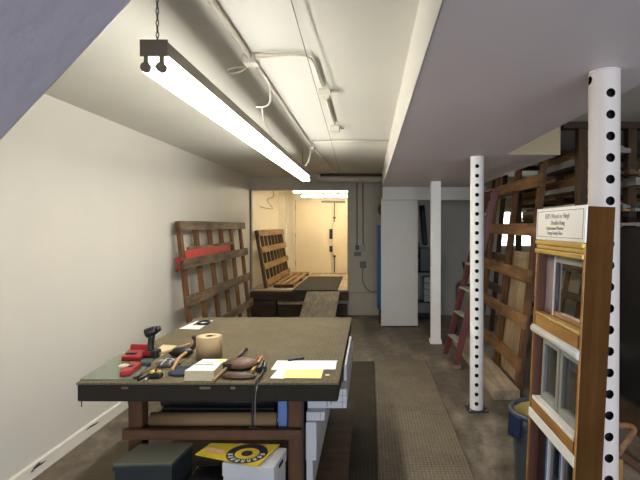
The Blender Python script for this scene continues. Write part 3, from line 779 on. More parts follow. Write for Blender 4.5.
# paper roll standing upright (masking tape / kraft)
c = tp(209.3, 358.5)
rr = empty('kraft_paper_roll', (c.x, c.y, TZ), 'upright tan paper roll near the middle of the table', 'roll')
rad = 12.5*c.y/480
hh = 22.5*c.y/480
MB().lathe((c.x, c.y, TZ), [(rad*0.28, 0), (rad, 0), (rad, hh), (rad*0.28, hh), (rad*0.28, 0)], 40, 0).build('roll_body', M['kraft'], rr)
mb = MB(); mb.lathe((c.x, c.y, TZ), [(rad*0.3, hh+0.0005), (rad*0.97, hh+0.0005), (rad*0.97, hh+0.001), (rad*0.3, hh+0.001), (rad*0.3, hh+0.0005)], 40)
mb.build('roll_end', M['kraftlight'], rr)
MB().lathe((c.x, c.y, TZ+0.002), [(rad*0.2, 0), (rad*0.28, 0), (rad*0.28, hh), (rad*0.2, hh), (rad*0.2, 0)], 24).build('core', M['legwood'], rr)
MB().hexa([(c.x+rad*0.85, c.y-rad*0.4, TZ+hh), (c.x+rad*1.08, c.y-rad*0.5, TZ+hh*0.85), (c.x+rad*1.0, c.y-rad*0.2, TZ+hh*0.55), (c.x+rad*0.97, c.y, TZ+hh)],
          [(c.x+rad*0.85, c.y-rad*0.4+0.002, TZ+hh), (c.x+rad*1.1, c.y-rad*0.5+0.002, TZ+hh*0.85), (c.x+rad*1.02, c.y-rad*0.2+0.002, TZ+hh*0.55), (c.x+rad*0.99, c.y+0.002, TZ+hh)]).build('torn_flap', M['kraftlight'], rr)
# block of paper with leaflet on top
pix = [(183, 380), (213, 380), (226.5, 366), (203, 364.5)]
hb = 0.030
q = [at(184, 371, Z=TZ+0.047), at(214, 371, Z=TZ+0.047), at(226, 359, Z=TZ+0.047), at(203, 359, Z=TZ+0.047)]
q = [Vector((v.x, v.y, TZ)) for v in q]
blk = empty('paper_block', sum(q, Vector())/4, 'thick pad of cream paper near the table front under a white leaflet', 'paper pad')
MB().prism(q, (0, 0, 0.0225)).build('pad_lower', M['paperedge'], blk, 0.001)
q1 = [v.lerp(sum(q, Vector())/4, 0.02)+Vector((0, 0, 0.0228)) for v in q]
MB().prism(q1, (0, 0, 0.0225)).build('pad_upper', M['paperedge'], blk, 0.001)
q3 = [v+Vector((0, 0, 0.0465)) for v in q]
MB().prism(q3, (0, 0, 0.0012))
cen = sum(q3, Vector())/4
lf = empty('leaflet', cen, 'white printed leaflet with a yellow corner on the paper pad', 'leaflet')
MB().prism([v.lerp(cen, 0.03) for v in q3], (0, 0, 0.0012)).build('leaflet_sheet', M['paper'], lf)
e01 = q3[1]-q3[0]; e03 = q3[3]-q3[0]
pp = lambda u, v: q3[0]+e01*u+e03*v+Vector((0, 0, 0.0014))
MB().prism([pp(0.62, 0.72), pp(0.95, 0.72), pp(0.93, 0.95), pp(0.62, 0.95)], (0, 0, 0.0006)).build('yellow_corner', M['yellowpaper'], lf)
MB().prism([pp(0.05, 0.45), pp(0.7, 0.45), pp(0.7, 0.5), pp(0.05, 0.5)], (0, 0, 0.0006)).prism([pp(0.3, 0.62), pp(0.6, 0.62), pp(0.6, 0.65), pp(0.3, 0.65)], (0, 0, 0.0006)).build('printed_line', M['ink'], lf)
# stick with black clamp
a = tp(213, 383); b = tp(246, 353)
stk = empty('glass_cutter_stick', (a.x, a.y, TZ), 'slim wooden stick tool with black knob in front of the paper pad', 'tool')
a.z = TZ+0.012; b.z = TZ+0.020
MB().cyl(a, a.lerp(b, 0.6), 0.007, 0.007, n=10).build('stick', M['toolwood'], stk)
MB().cyl(a.lerp(b, 0.6), b, 0.007, 0.008, n=10).ball(b, 0.013, 0.013, 0.012, 10, 8).build('stick_end', M['darkmetal'], stk)
k_ = a.lerp(b, 0.38)
MB().box(k_.x-0.026, k_.x+0.028, k_.y-0.02, k_.y+0.02, TZ+0.002, TZ+0.038).cyl(k_+Vector((-0.03, -0.01, 0.004)), k_+Vector((0.035, 0.012, 0.008)), 0.012, n=12).build('knob', M['blackpl'], stk, 0.006)
# leather pouches
pc = tp(241, 368.5)
def squash(sag):
    def f(p):
        z = p.z if p.z > 0 else p.z*0.35
        return Vector((p.x, p.y, z+sag*abs(p.x)*0.2))
    return f
pu = empty('leather_pouch', (pc.x, pc.y, TZ), 'worn brown leather pouch with a dark rim at the table front edge', 'pouch')
MB().ball((pc.x, pc.y+0.01, TZ+0.018), 0.088, 0.064, 0.034, 26, 14, f=squash(0.1)).build('pouch_body', M['leather'], pu)
ring = [(pc.x+0.083*math.cos(t), pc.y+0.012+0.063*math.sin(t), TZ+0.02+0.006*math.cos(2*t)) for t in [2*PI*i/16 for i in range(16)]]
MB().tube(ring, 0.005, 8, closed=True, sub=2).build('pouch_rim', M['leatherdark'], pu)
pc2 = tp(238.5, 378.5)
pu2 = empty('leather_sheath', (pc2.x, pc2.y, TZ), 'dark brown flat leather sheath in front of the round pouch', 'sheath')
MB().ball((pc2.x, pc2.y, TZ+0.009), 0.085, 0.026, 0.020, 26, 12, f=squash(-0.1)).build('sheath_body', M['leatherdark'], pu2)
MB().tube([(pc2.x-0.08, pc2.y-0.004, TZ+0.008), (pc2.x-0.04, pc2.y-0.02, TZ+0.012), (pc2.x+0.04, pc2.y-0.021, TZ+0.012), (pc2.x+0.082, pc2.y-0.002, TZ+0.008)], 0.004, 6).build('stitched_seam', M['leather'], pu2)
# clamp hanging over the edge
hx = at(256, 390, Y=TY0-0.01).x
cl = empty('bar_clamp', (hx, TY0, TZ), 'black and grey clamp hanging over the front edge beside the leather pouch', 'clamp')
T = lambda px, py, dz: tp(px, py)+Vector((0, 0, dz))
MB().tube([T(259, 373, 0.012), T(262, 368, 0.022), T(264, 366, 0.02), T(264.5, 372, 0.016)], lambda t: 0.016-0.006*t, 10).build('clamp_grip', M['blackpl'], cl)
MB().bar(T(252, 374, 0.012), T(262, 360, 0.018), (0.014, 0, 0), (0, 0, 0.012)).build('clamp_brass', M['gold'], cl)
MB().ball(T(260, 361, 0.014), 0.018, 0.014, 0.012).build('clamp_red_knob', M['redboard'], cl)
yf = TY0-0.012
fr = lambda px, py: at(px, py, Y=yf)
MB().tube([T(264, 371, 0.014), T(261, 378, 0.014), T(257, 382.5, 0.010), fr(255, 388), fr(253, 396), fr(252.5, 410), fr(252.5, 428)], 0.0055, 8).build('clamp_rod', M['darkmetal'], cl)
MB().tube([T(263, 374, 0.01), T(259, 381, 0.01), fr(257, 387), fr(255.5, 396), fr(255, 410), fr(255.5, 428)], 0.003, 8).build('clamp_rod', M['steel'], cl)
MB().bar(fr(249.5, 427), fr(258, 427), (0, 0, 0.006), (0, 0.012, 0)).build('clamp_pad', M['darkmetal'], cl)
# long tools, pliers, brush, caulk gun
def longtool(nm, pa_, pb_, r, mat, lab, hmat=None, cat='tool', dz=0.008):
    a, b = tp(*pa_), tp(*pb_); a.z = b.z = TZ+dz
    ro = empty(nm, (a.x, a.y, TZ), lab, cat)
    MB().cyl(a, a.lerp(b, 0.45), r, r*0.8, n=10).build('handle', hmat or M['blackpl'], ro)
    MB().bar(a.lerp(b, 0.43), b, (0, r*1.3, 0), (0, 0, r*0.7)).build('blade', mat, ro)
    return ro
longtool('chisel', (134, 380), (152, 370), 0.006, M['steel'], 'black-handled chisel nearest the red tape tool')
longtool('scraper', (138, 381.5), (157, 371), 0.007, M['darkmetal'], 'black scraper between the two slim front tools on the left')
longtool('putty_knife', (145, 382), (153, 375.5), 0.006, M['steel'], 'short shiny putty knife near the front edge of the table', M['steel'])
mh = tp(156, 378)
mk = empty('block_plane', (mh.x, mh.y, TZ), 'small black and brass hand tool at the front edge by the chisels', 'tool')
MB().box(mh.x-0.035, mh.x+0.03, mh.y-0.018, mh.y+0.02, TZ, TZ+0.026).build('tool_body', M['blackpl'], mk, 0.008)
MB().ball((mh.x-0.018, mh.y, TZ+0.028), 0.013, 0.013, 0.01).build('front_knob', M['gold'], mk)
MB().ball((mh.x+0.016, mh.y, TZ+0.03), 0.012, 0.012, 0.010).build('rear_knob', M['gold'], mk)
ck = tp(166, 367)
cg = empty('caulking_gun', (ck.x, ck.y, TZ), 'grey caulking gun frame lying between the drill and the paper pad', 'tool')
MB().box(ck.x-0.045, ck.x+0.035, ck.y-0.02, ck.y+0.03, TZ+0.0, TZ+0.035).build('gun_body', M['steel'], cg, 0.012)
MB().tube([T(160, 372, 0.03), T(166, 368, 0.045), T(174, 366, 0.03), T(178, 371, 0.01)], 0.005, 8).build('gun_trigger', M['steel'], cg)
a = tp(160, 361.5); b = tp(198, 352); 
bs_ = empty('long_brush', (a.x, a.y, TZ), 'long wooden-handled brush with black bristles beside the tan paper roll', 'brush')
MB().cyl((a.x, a.y, TZ+0.042), (b.x-0.05, b.y, TZ+0.045), 0.006, 0.009, n=10).build('handle', M['toolwood'], bs_)
MB().ball((tp(181, 357).x, tp(181, 357).y, TZ+0.028), 0.07, 0.035, 0.028, 20, 12).build('bristles', M['blackpl'], bs_)
MB().tube([T(172, 375, 0.02), T(178, 368, 0.045), T(186, 360, 0.04)], 0.008, 8).build('curved_handle', M['toolwood'], bs_)
c = tp(193, 352.5)
sq = empty('bent_tool', (c.x, c.y, TZ), 'dark bent hand tool standing against the tan paper roll', 'tool')
MB().tube([(c.x-0.03, c.y, TZ+0.012), (c.x, c.y, TZ+0.03), (c.x+0.012, c.y+0.01, TZ+0.06), (c.x+0.004, c.y+0.01, TZ+0.085)], lambda t: 0.014-0.004*t, 10).build('tool_shaft', M['leatherdark'], sq)
MB().ball((c.x+0.006, c.y+0.01, TZ+0.085), 0.018, 0.014, 0.014).build('tool_head', M['leatherdark'], sq)
# navy glove
g = tp(180, 374)
gl = MB(); gl.ball((g.x, g.y, TZ+0.008), 0.055, 0.05, 0.014, 20, 10)
for k in range(4): 
    gl.tube([(g.x-0.03+k*0.012, g.y+0.02, TZ+0.012), (g.x-0.05+k*0.02, g.y+0.06, TZ+0.012), (g.x-0.055+k*0.024, g.y+0.085, TZ+0.01)], 0.009, 8)
gl.tube([(g.x+0.04, g.y-0.01, TZ+0.012), (g.x+0.065, g.y+0.02, TZ+0.01), (g.x+0.075, g.y+0.035, TZ+0.01)], 0.010, 8)
tag(gl.build('work_glove', M['navy']), 'navy blue work glove lying between the caulking gun and the paper pad', 'glove')
gc = tp(147, 366)
gl = MB(); gl.box(gc.x-0.045, gc.x+0.02, gc.y-0.02, gc.y+0.015, TZ, TZ+0.022)
tag(gl.build('black_pouch', M['navy'], bevel=0.008), 'small dark blue pouch in front of the drill beside the red case', 'pouch')

# ================================================================ racks of slats
def rack(nm, label, posts, xt, xb, zt, zb, slats, pm, sm, pw=0.07, pd=0.04, sd=0.03, side=1, overhang=0.06, group=None, y0=None, y1=None):
    """leaning glass rack: posts at the given Y, slats across on the room side"""
    ya_, yb_ = (y0 if y0 is not None else min(posts)-overhang), (y1 if y1 is not None else max(posts)+overhang)
    r = empty(nm, ((xb), (ya_+yb_)/2, zb), label, 'rack', group)
    dirv = Vector((xt-xb, 0, zt-zb)).normalized(); nrm = Vector((dirv.z, 0, -dirv.x))*side
    for y in posts:
        MB().bar((xb, y, zb), (xt, y, zt), (0, pw, 0), nrm*pd).build('post', pm, r, 0.003)
    for (z0, z1) in slats:
        t0 = (z0-zb)/(zt-zb); t1 = (z1-zb)/(zt-zb)
        p0 = Vector((xb+(xt-xb)*t0, 0, z0))+nrm*(pd/2+sd/2+0.0005); p1 = Vector((xb+(xt-xb)*t1, 0, z1))+nrm*(pd/2+sd/2+0.0005)
        mid_ = (p0+p1)/2
        MB().bar((mid_.x, ya_, mid_.z), (mid_.x, yb_, mid_.z), (p1-p0), nrm*sd).build('slat', sm, r, 0.003)
    return r
L = rack('slatted_rack', 'tall slatted wooden rack leaning on the cream wall behind the table', [5.08, 5.55, 6.02, 6.48, 6.95, 7.45], -2.03, -1.86, 1.60, 0.0,
     [(1.50, 1.60), (1.09, 1.20), (0.70, 0.81), (0.30, 0.41)], M['oldwood_z'], M['oldwood_y'], pw=0.085, pd=0.04, y0=5.0, y1=7.6)
# red board and plank behind the second slat
xs = -1.985
tag(MB().box(-1.962, -1.948, 5.1, 6.7, 1.2015, 1.292).build('red_board', M['redboard'], bevel=0.002), 'red board standing on the second slat from the top of the left wall rack', 'board')
tag(MB().box(-1.972, -1.945, 5.15, 6.85, 1.293, 1.325).build('grey_plank', M['oldwood_y'], bevel=0.002), 'grey plank lying along the top of the red board in the left wall rack', 'board')
sc_ = empty('red_clamp', (-1.93, 5.0, 1.05), 'small red spring clamp on the near post of the left wall rack', 'clamp')
c = at(179.5, 262, Y=4.99)
MB().tube([c+Vector((-0.04, 0, 0.04)), c+Vector((0.0, -0.015, 0.015)), c+Vector((0.03, 0, 0.03))], 0.014, 8).build('clamp_jaw', M['red'], sc_)
MB().tube([c+Vector((-0.035, 0, -0.1)), c+Vector((0.0, -0.015, -0.06)), c+Vector((0.0, -0.015, 0.01))], 0.012, 8).build('clamp_handle', M['red'], sc_)
D = rack('slatted_rack', 'slatted wooden rack leaning on the bright wall beyond the wide opening', [8.58+i*0.33 for i in range(8)], -2.035, -1.86, 1.47, DZ,
     [(1.36, 1.47), (1.06, 1.17), (0.76, 0.87), (0.47, 0.58)], M['dockrack_z'], M['dockrack_y'], pw=0.07, pd=0.05, y0=8.52, y1=10.98)
# low pallet in front of it
pr_ = empty('floor_pallet', (-1.7, 9.5, DZ), 'low slatted pallet on the raised floor at the foot of the leaning rack', 'pallet')
for k in range(3):
    x = -1.74+k*0.13
    MB().box(x, x+0.095, 8.6, 10.9, DZ+0.05, DZ+0.07).build('board', M['dockrack_y'], pr_, 0.003)
for y in (8.65, 9.7, 10.75): MB().box(-1.74, -1.385, y, y+0.08, DZ, DZ+0.049).build('bearer', M['dockrack_z'], pr_, 0.003)

# timber on the floor at right, rack on it
tm = MB().box(1.10, 1.335, 4.25, 6.4, 0, 0.088)
tag(tm.build('floor_timber', M['timber'], bevel=0.006), 'thick grey timber lying on the floor along the foot of the right leaning rack', 'timber')
A = rack('slatted_rack', 'brown slatted rack leaning right, its foot behind the grey floor timber', [4.56, 5.36, 6.2], 1.655, 1.41, 2.18, 0.0,
     [(1.915, 2.035), (1.45, 1.57), (1.01, 1.13), (0.585, 0.705), (0.185, 0.305)], M['rackwood_z'], M['rackwood_y'], pw=0.085, pd=0.05, sd=0.028, side=-1, y0=4.45, y1=6.3)
# plywood sheet kept inside the rack
zq0, zq1 = 0.002, 1.28
xq = lambda z: 1.41+(1.655-1.41)*z/2.18+0.038
tag(MB().hexa([(xq(zq0), 4.62, zq0), (xq(zq0), 5.55, zq0), (xq(zq1), 5.55, zq1), (xq(zq1), 4.62, zq1)],
              [(xq(zq0)+0.018, 4.62, zq0), (xq(zq0)+0.018, 5.55, zq0), (xq(zq1)+0.018, 5.55, zq1), (xq(zq1)+0.018, 4.62, zq1)]).build('plywood_sheet', M['plywood']), 'tan plywood sheet standing behind the slats of the right leaning rack', 'board')
B = rack('slatted_rack', 'darker slatted rack standing behind the right leaning rack', [6.5, 7.1, 7.7], 2.0, 1.80, 2.3, 0.0,
     [(1.95, 2.06), (1.05, 1.16), (0.6, 0.71)], M['darkwood_z'], M['oldwood_y'], pw=0.09, pd=0.05, side=-1)

# red stepladder leaning on the rack
f1 = Vector((0.93, 5.18, 0.0)); f2 = Vector((0.885, 5.62, 0.0))
t1 = Vector((1.355, 5.20, 1.93)); t2 = Vector((1.335, 5.50, 1.93))
ld = empty('stepladder', (0.93, 5.4, 0), 'red fibreglass stepladder leaning against the right rack behind the white post', 'ladder')
dn = (t1-f1).normalized(); nx = Vector((dn.z, 0, -dn.x)).normalized()
for f_, t_ in ((f1, t1), (f2, t2)):
    MB().bar(f_+Vector((0, 0, 0.045)), t_, nx*0.06, (0, 0.026, 0)).build('side_rail', M['ladder'], ld, 0.003)
    MB().bar(f_+Vector((0.004, 0, 0.001)), f_+Vector((0.012, 0, 0.046)), (0.09, 0, 0), (0, 0.036, 0)).build('rubber_foot', M['cable'], ld, 0.004)
    off = nx*0.045
    MB().bar(f_+off+Vector((0.0, 0, 0.12)), t_+off+Vector((-0.02, 0, -0.02)), nx*0.022, (0, 0.022, 0)).build('rear_rail', M['ladder'], ld, 0.003)
for k in range(6):
    t = 0.145+k*0.145
    a, b = f1.lerp(t1, t), f2.lerp(t2, t)
    MB().bar(a+Vector((0, 0.014, 0)), b-Vector((0, 0.014, 0)), (0.08, 0, 0), (0, 0, 0.022)).build('step', M['greysash'], ld, 0.003)
MB().box(t1.x-0.06, t1.x+0.055, t1.y-0.03, t2.y+0.03, 1.925, 1.955).build('top_cap', M['ladder'], ld, 0.005)

# ================================================================ lumber storage on the right
SY0, SY1, SYm = 3.95, 6.9, 5.4
lr = empty('lumber_shelving', (2.3, SY0, 0), 'dark timber shelving full of long mouldings behind the near white post', 'shelving')
xA, xB, xC = at(581, 150, Y=SY0).x, at(630, 150, Y=SY0).x, 3.1
ztb = at(600, 124, Y=SY0).z
for y in (SY0, SYm, SY1):
    for x in ((xA, xB, xC) if y == SY0 else (xB, xC)):
        MB().box(x-0.035, x+0.035, y-0.04, y+0.04, 0, ztb-0.045).build('upright', M['darkwood_z'], lr, 0.003)
    MB().box((xA-0.16) if y == SY0 else xB-0.03, xC+0.05, y-0.045, y+0.045, ztb-0.044, min(ztb+0.03, CZ-0.002)).build('top_beam', M['darkwood_x'], lr, 0.003)
ARM = [0.45, 1.62, 1.86, 2.08]
for z in ARM:
    for y in (SY0, SYm, SY1):
        MB().box(xA+0.036 if y == SY0 else xB+0.036, xC, y+0.042, y+0.082, z-0.05, z).build('arm', M['darkwood_x'], lr, 0.003)
# boards lying on the arms
cols = [('brown', wood('mould_brown', lin(96, 66, 42), lin(124, 90, 60), 'Y')), ('tan', wood('mould_tan', lin(150, 116, 74), lin(178, 144, 98), 'Y')),
        ('grey', paint('mould_grey', lin(128, 124, 116), 0.5, 0.06, 4, 0)), ('dark', paint('mould_dark', lin(50, 44, 40), 0.5, 0.1, 4, 0)),
        ('white', paint('mould_white', lin(196, 190, 176), 0.5, 0.05, 4, 0))]
lvl = {0.45: 'lowest', 1.62: 'second', 1.86: 'third', 2.08: 'top'}
gid = 0
for z in ARM:
    x = xA+0.06
    while x < 2.92:
        w_ = random.uniform(0.05, 0.12)
        zc_ = z+0.001
        for layer in range(3):
            h = random.uniform(0.022, 0.062)
            cn, cm = random.choice(cols)
            yy0 = SY0-(random.uniform(0.0, 0.35) if z > 1 else 0.03); yy1 = (SY1+random.uniform(0, 0.3)) if x > 2.12 else random.uniform(4.9, 5.15)
            if xB-0.045 < x+w_ and x < xB+0.045 or (x+w_ > xA-0.04 and x < xA+0.04):
                pass
            clash = [xx for xx in (xB,) if x < xx+0.037 and x+w_ > xx-0.037]
            if clash: break
            b = MB()
            # moulding profile: flat board with a raised rounded edge
            b.prism([(x, yy0, zc_), (x+w_, yy0, zc_), (x+w_, yy0, zc_+h*0.6), (x+w_*0.6, yy0, zc_+h*0.65), (x+w_*0.4, yy0, zc_+h), (x, yy0, zc_+h)], (0, yy1-yy0, 0))
            o = b.build('moulding', cm)
            tag(o, 'long %s moulding lying on the %s arms of the lumber shelving' % (cn, lvl[z]), 'moulding', '%s mouldings on the %s arms' % (cn, lvl[z]))
            zc_ += h+0.001
        x += w_+0.012
# crumpled wrap / hardware heaps on the second arms near end
# dark framed screens upright below
for k in range(5):
    x = 2.02+k*0.12 if k == 0 else 2.02+k*0.12
    r = empty('framed_screen', (x, SY0-0.12, 0.1), ['black framed window screen nearest the white post, upright under the shelving',
              'second black framed screen from the white post under the shelving', 'third black framed screen under the shelving',
              'fourth black framed screen under the shelving', 'black framed screen farthest right under the shelving'][k], 'screen')
    y0_, y1_ = SY0-0.16-0.02*k, SY0-0.06
    zb_, zt_ = 0.20, 1.52
    MB().box(x, x+0.03, SY0-0.75, SY0-0.045, zb_, zt_).build('screen_panel', M['blackpl'], r)
    MB().box(x-0.004, x+0.034, SY0-0.78, SY0-0.75, zb_, zt_).box(x-0.004, x+0.034, SY0-0.78, SY0-0.045, zt_, zt_+0.025).build('screen_frame', [M['darkmetal'], M['sideboard'], M['darkmetal'], M['greysash'], M['darkmetal']][k], r, 0.002)
tag(MB().box(1.97, 3.1, SY0-0.80, SY0-0.045, 0.0, 0.195).build('base_timber', M['darkwood_x'], bevel=0.006), 'dark base timber carrying the upright framed screens at the right edge', 'timber')
tag(MB().box(1.96, 3.1, SY0-0.76, SY0-0.045, 1.552, 1.575).build('grey_shelf_board', M['greysash'], bevel=0.003), 'pale grey board lying across the tops of the framed screens', 'board')
# bent metal offcuts on top of that board
for k in range(7):
    x = 2.0+0.15*k; y = SY0-0.66+random.uniform(0, 0.12)
    z = 1.577
    h = random.uniform(0.06, 0.2)
    pts = [(x, y, z+0.012), (x+0.05, y+0.05, z+h*0.6), (x+0.1, y-0.02, z+h), (x+0.13, y+0.08, z+h*0.4), (x+0.06, y+0.12, z+0.012)]
    o = MB().tube(pts, 0.010, 6, sub=3).build('metal_offcut', [M['steel'], M['darkmetal'], M['toolwood']][k % 3])
    tag(o, 'tangled %s offcut heaped on the grey board above the framed screens' % ['shiny metal', 'dark metal', 'tan'][k % 3], 'offcut', '%s offcuts on the grey board' % ['shiny', 'dark', 'tan'][k % 3])

# ================================================================ sample window frame on display
WX = 0.660; WY0 = 1.45; WY1 = 1.872; WD = 0.082; WT = 1.612
tilt = 0.044
wx = WX-WT*tilt
wf = empty('window_sample', (wx, WY0, 0), 'tall brown wooden window sample frame with a white sign, in front of the near post', 'window sample')
bxw = lambda x0, x1, y0, y1, z0, z1, nm, mt, par=None, bv=0.0015: MB().box(wx+x0, wx+x1, WY0+y0, WY0+y1, z0, z1).build(nm, mt, par or wf, bv)
W = WY1-WY0
bxw(0, WD, 0, 0.022, 0.018, WT, 'side_board', M['sideboard'])
bxw(0, WD, W-0.022, W, 0.018, WT, 'side_board', M['jamb'])
bxw(0.002, WD, 0.0225, W-0.0225, WT-0.022, WT-0.001, 'top_board', M['sideboard'])
bxw(0.002, WD, 0.0225, W-0.0225, 0.018, 0.04, 'bottom_board', M['sideboard'])
bxw(-0.004, 0, 0.0, 0.012, 0.02, 1.49, 'edge_trim', M['pine']); bxw(-0.004, 0, W-0.012, W, 0.02, 1.49, 'edge_trim', M['pine'])
# sign
sg = bxw(-0.008, -0.001, -0.001, W+0.001, 1.500, WT+0.004, 'sign', M['white_pl'])
for (y0, y1, z0, z1) in ((0.012, W-0.012, 1.511, 1.5125), (0.012, W-0.012, WT-0.0085, WT-0.007), (0.012, 0.0138, 1.511, WT-0.007), (W-0.0138, W-0.012, 1.511, WT-0.007)):
    pass
bl = MB()
for (y0, y1, z0, z1) in ((0.012, W-0.012, 1.511, 1.5128), (0.012, W-0.012, WT-0.0088, WT-0.007), (0.012, 0.0145, 1.5128, WT-0.0088), (W-0.0145, W-0.012, 1.5128, WT-0.0088)):
    bl.box(wx-0.0086, wx-0.008, WY0+y0, WY0+y1, z0, z1)
bl.build('sign_border', M['lineink'], sg)
greyt = paint('sign_grey_ink', lin(168, 164, 158), 0.5, 0.02, 4, 0); greent = paint('sign_olive_ink', lin(176, 174, 140), 0.5, 0.02, 4, 0); purt = paint('sign_purple_ink', lin(166, 158, 176), 0.5, 0.02, 4, 0)
def sign_line(s, size, y, z, m_): text('sign_lettering', s, size, m_, sg, (wx-0.0085, WY0+y, z), (0, -1, 0), (0, 0, 1))
sign_line("IGP's Wood or Vinyl", 0.025, W*0.53, 1.585, greyt)
sign_line("Double-Hung", 0.022, W*0.50, 1.562, greyt)
sign_line("Replacement Window", 0.017, W*0.56, 1.543, greent)
sign_line("Energy-Saving Glass", 0.017, W*0.56, 1.526, purt)
# gold moulding
for k, (z0, z1, pr2) in enumerate(((1.482, 1.499, 0.012), (1.466, 1.481, 0.006), (1.448, 1.465, 0.012))):
    bxw(-pr2, 0.03, 0.004, W-0.004, z0, z1, 'gold_moulding', M['gold'], None, 0.003)
# upper sash
us = bxw(0.03, 0.055, 0.03, W-0.03, 1.42, 1.447, 'sash_rail', M['greysash'])
bxw(0.03, 0.055, 0.03, W-0.03, 1.225, 1.242, 'sash_rail', M['pine'])
bxw(0.03, 0.06, W-0.115, W-0.023, 1.225, 1.447, 'sash_stile', paint('mauve_sash', lin(140, 124, 128), 0.4, 0.04, 5, 0))
bxw(0.024, 0.03, W-0.12, W-0.113, 1.225, 1.447, 'glazing_bead', M['white_pl'])
bxw(0.03, 0.055, 0.023, 0.045, 1.225, 1.447, 'sash_stile', M['greysash'])
gx = lambda dx, y, z: Vector((wx+dx, WY0+y, z))
MB().hexa([gx(0.047, 0.046, 1.243), gx(0.038, W-0.116, 1.243), gx(0.038, W-0.116, 1.42), gx(0.047, 0.046, 1.42)],
          [gx(0.051, 0.046, 1.243), gx(0.042, W-0.116, 1.243), gx(0.042, W-0.116, 1.42), gx(0.051, 0.046, 1.42)]).build('glass_pane', glass('coated_glass', (0.4, 0.43, 0.43, 1), 0.7), wf)
bxw(-0.002, 0.028, 0.013, W-0.013, 1.214, 1.224, 'sill_bead', M['gold'])
bxw(-0.004, WD, 0.0225, W-0.0225, 1.172, 1.213, 'middle_rail', M['pine'])
MB().cyl((wx+0.001, WY0+0.004, 1.156), (wx+0.001, WY0+W-0.004, 1.156), 0.0165, n=20).build('white_roller', M['roller'], wf)
bxw(0.012, 0.03, 0.0225, W-0.0225, 1.14, 1.171, 'roller_backing', M['pine'])
# lower grey sashes (a pair side by side)
for (y0, y1) in ((0.03, 0.205), (0.212, W-0.05)):
    bxw(0.02, 0.05, y0, y0+0.022, 0.90, 1.135, 'sash_stile', M['greysash'], None, 0.003)
    bxw(0.02, 0.05, y1-0.022, y1, 0.90, 1.135, 'sash_stile', M['greysash'], None, 0.003)
    bxw(0.02, 0.05, y0+0.022, y1-0.022, 1.11, 1.135, 'sash_rail', M['greysash'], None, 0.003)
    bxw(0.02, 0.05, y0+0.022, y1-0.022, 0.90, 0.93, 'sash_rail', M['greysash'], None, 0.003)
    bxw(0.032, 0.037, y0+0.022, y1-0.022, 0.93, 1.11, 'glass_pane', M['glass'])
bxw(-0.002, 0.055, 0.0225, W-0.0225, 0.886, 0.899, 'sill_bead', M['white_pl'])
bxw(-0.004, WD, 0.0225, W-0.0225, 0.850, 0.885, 'lower_rail', M['pine'])
bxw(-0.007, 0.0, 0.004, W-0.004, 0.812, 0.848, 'white_rail', M['white_pl'], None, 0.004)
for y in (0.15, 0.27):
    bxw(0.02, 0.045, y, y+0.018, 0.03, 0.812, 'white_stile', M['white_pl'])
    bxw(0.016, 0.02, y+0.005, y+0.012, 0.03, 0.812, 'blue_seal', M['bluebin'])
bxw(0.03, 0.035, 0.023, 0.15, 0.03, 0.811, 'glass_pane', M['glass']); bxw(0.03, 0.035, 0.168, 0.27, 0.03, 0.811, 'glass_pane', M['glass'])
bxw(0.03, 0.035, 0.288, W-0.023, 0.03, 0.811, 'glass_pane', M['glass'])
bxw(WD-0.006, WD-0.001, 0.0225, W-0.0225, 0.031, 0.849, 'back_panel', M['darkwood_z'])
wf.rotation_euler = (0, tilt, 0)

# trash can behind it
tc = at(531, 412, Z=0.66)
tx, ty = tc.x+0.07, tc.y+0.03
can = empty('trash_can', (tx, ty, 0), 'blue-grey round trash can with a yellowish bag beside the window sample frame', 'trash can')
CR = 0.15
MB().lathe((tx, ty, 0), [(0.0, 0.0), (CR*0.8, 0.0), (CR*0.97, 0.6), (CR*0.97, 0.61), (CR*0.93, 0.61), (CR*0.77, 0.02), (0, 0.02)], 40).build('can_body', M['canblue'], can)
MB().tube([(tx+CR*math.cos(t), ty+CR*math.sin(t), 0.655) for t in [2*PI*i/24 for i in range(24)]], 0.013, 8, closed=True, sub=1).lathe((tx, ty, 0), [(CR*0.97, 0.59), (CR*1.02, 0.6), (CR*1.02, 0.655), (CR*0.95, 0.655), (CR*0.94, 0.6)], 40).build('can_rim', M['canblue'], can)
mb = MB()
mb.lathe((tx, ty, 0), [(CR*0.93, 0.652), (CR*0.86, 0.63), (CR*0.6, 0.60), (CR*0.3, 0.615), (0.0, 0.60)], 40)
for v in mb.v: v.z += 0.008*math.sin(v.x*90)*math.cos(v.y*70)
mb.build('bin_bag', M['bag'], can)
ha = PI*1.08
for s_ in (1,):
    c = Vector((tx+CR*1.08*math.cos(ha), ty+CR*1.08*math.sin(ha), 0))
    tdir = Vector((-math.sin(ha), math.cos(ha), 0)); od = Vector((math.cos(ha), math.sin(ha), 0))
    MB().hexa([c-tdir*0.05+Vector((0, 0, 0.655)), c+tdir*0.05+Vector((0, 0, 0.655)), c+tdir*0.04+od*0.01+Vector((0, 0, 0.55)), c-tdir*0.04+od*0.01+Vector((0, 0, 0.54))],
              [v-od*0.022 for v in (c-tdir*0.05+Vector((0, 0, 0.655)), c+tdir*0.05+Vector((0, 0, 0.655)), c+tdir*0.04+od*0.01+Vector((0, 0, 0.55)), c-tdir*0.04+od*0.01+Vector((0, 0, 0.54)))]).build('can_handle', M['canhandle'], can, 0.006)

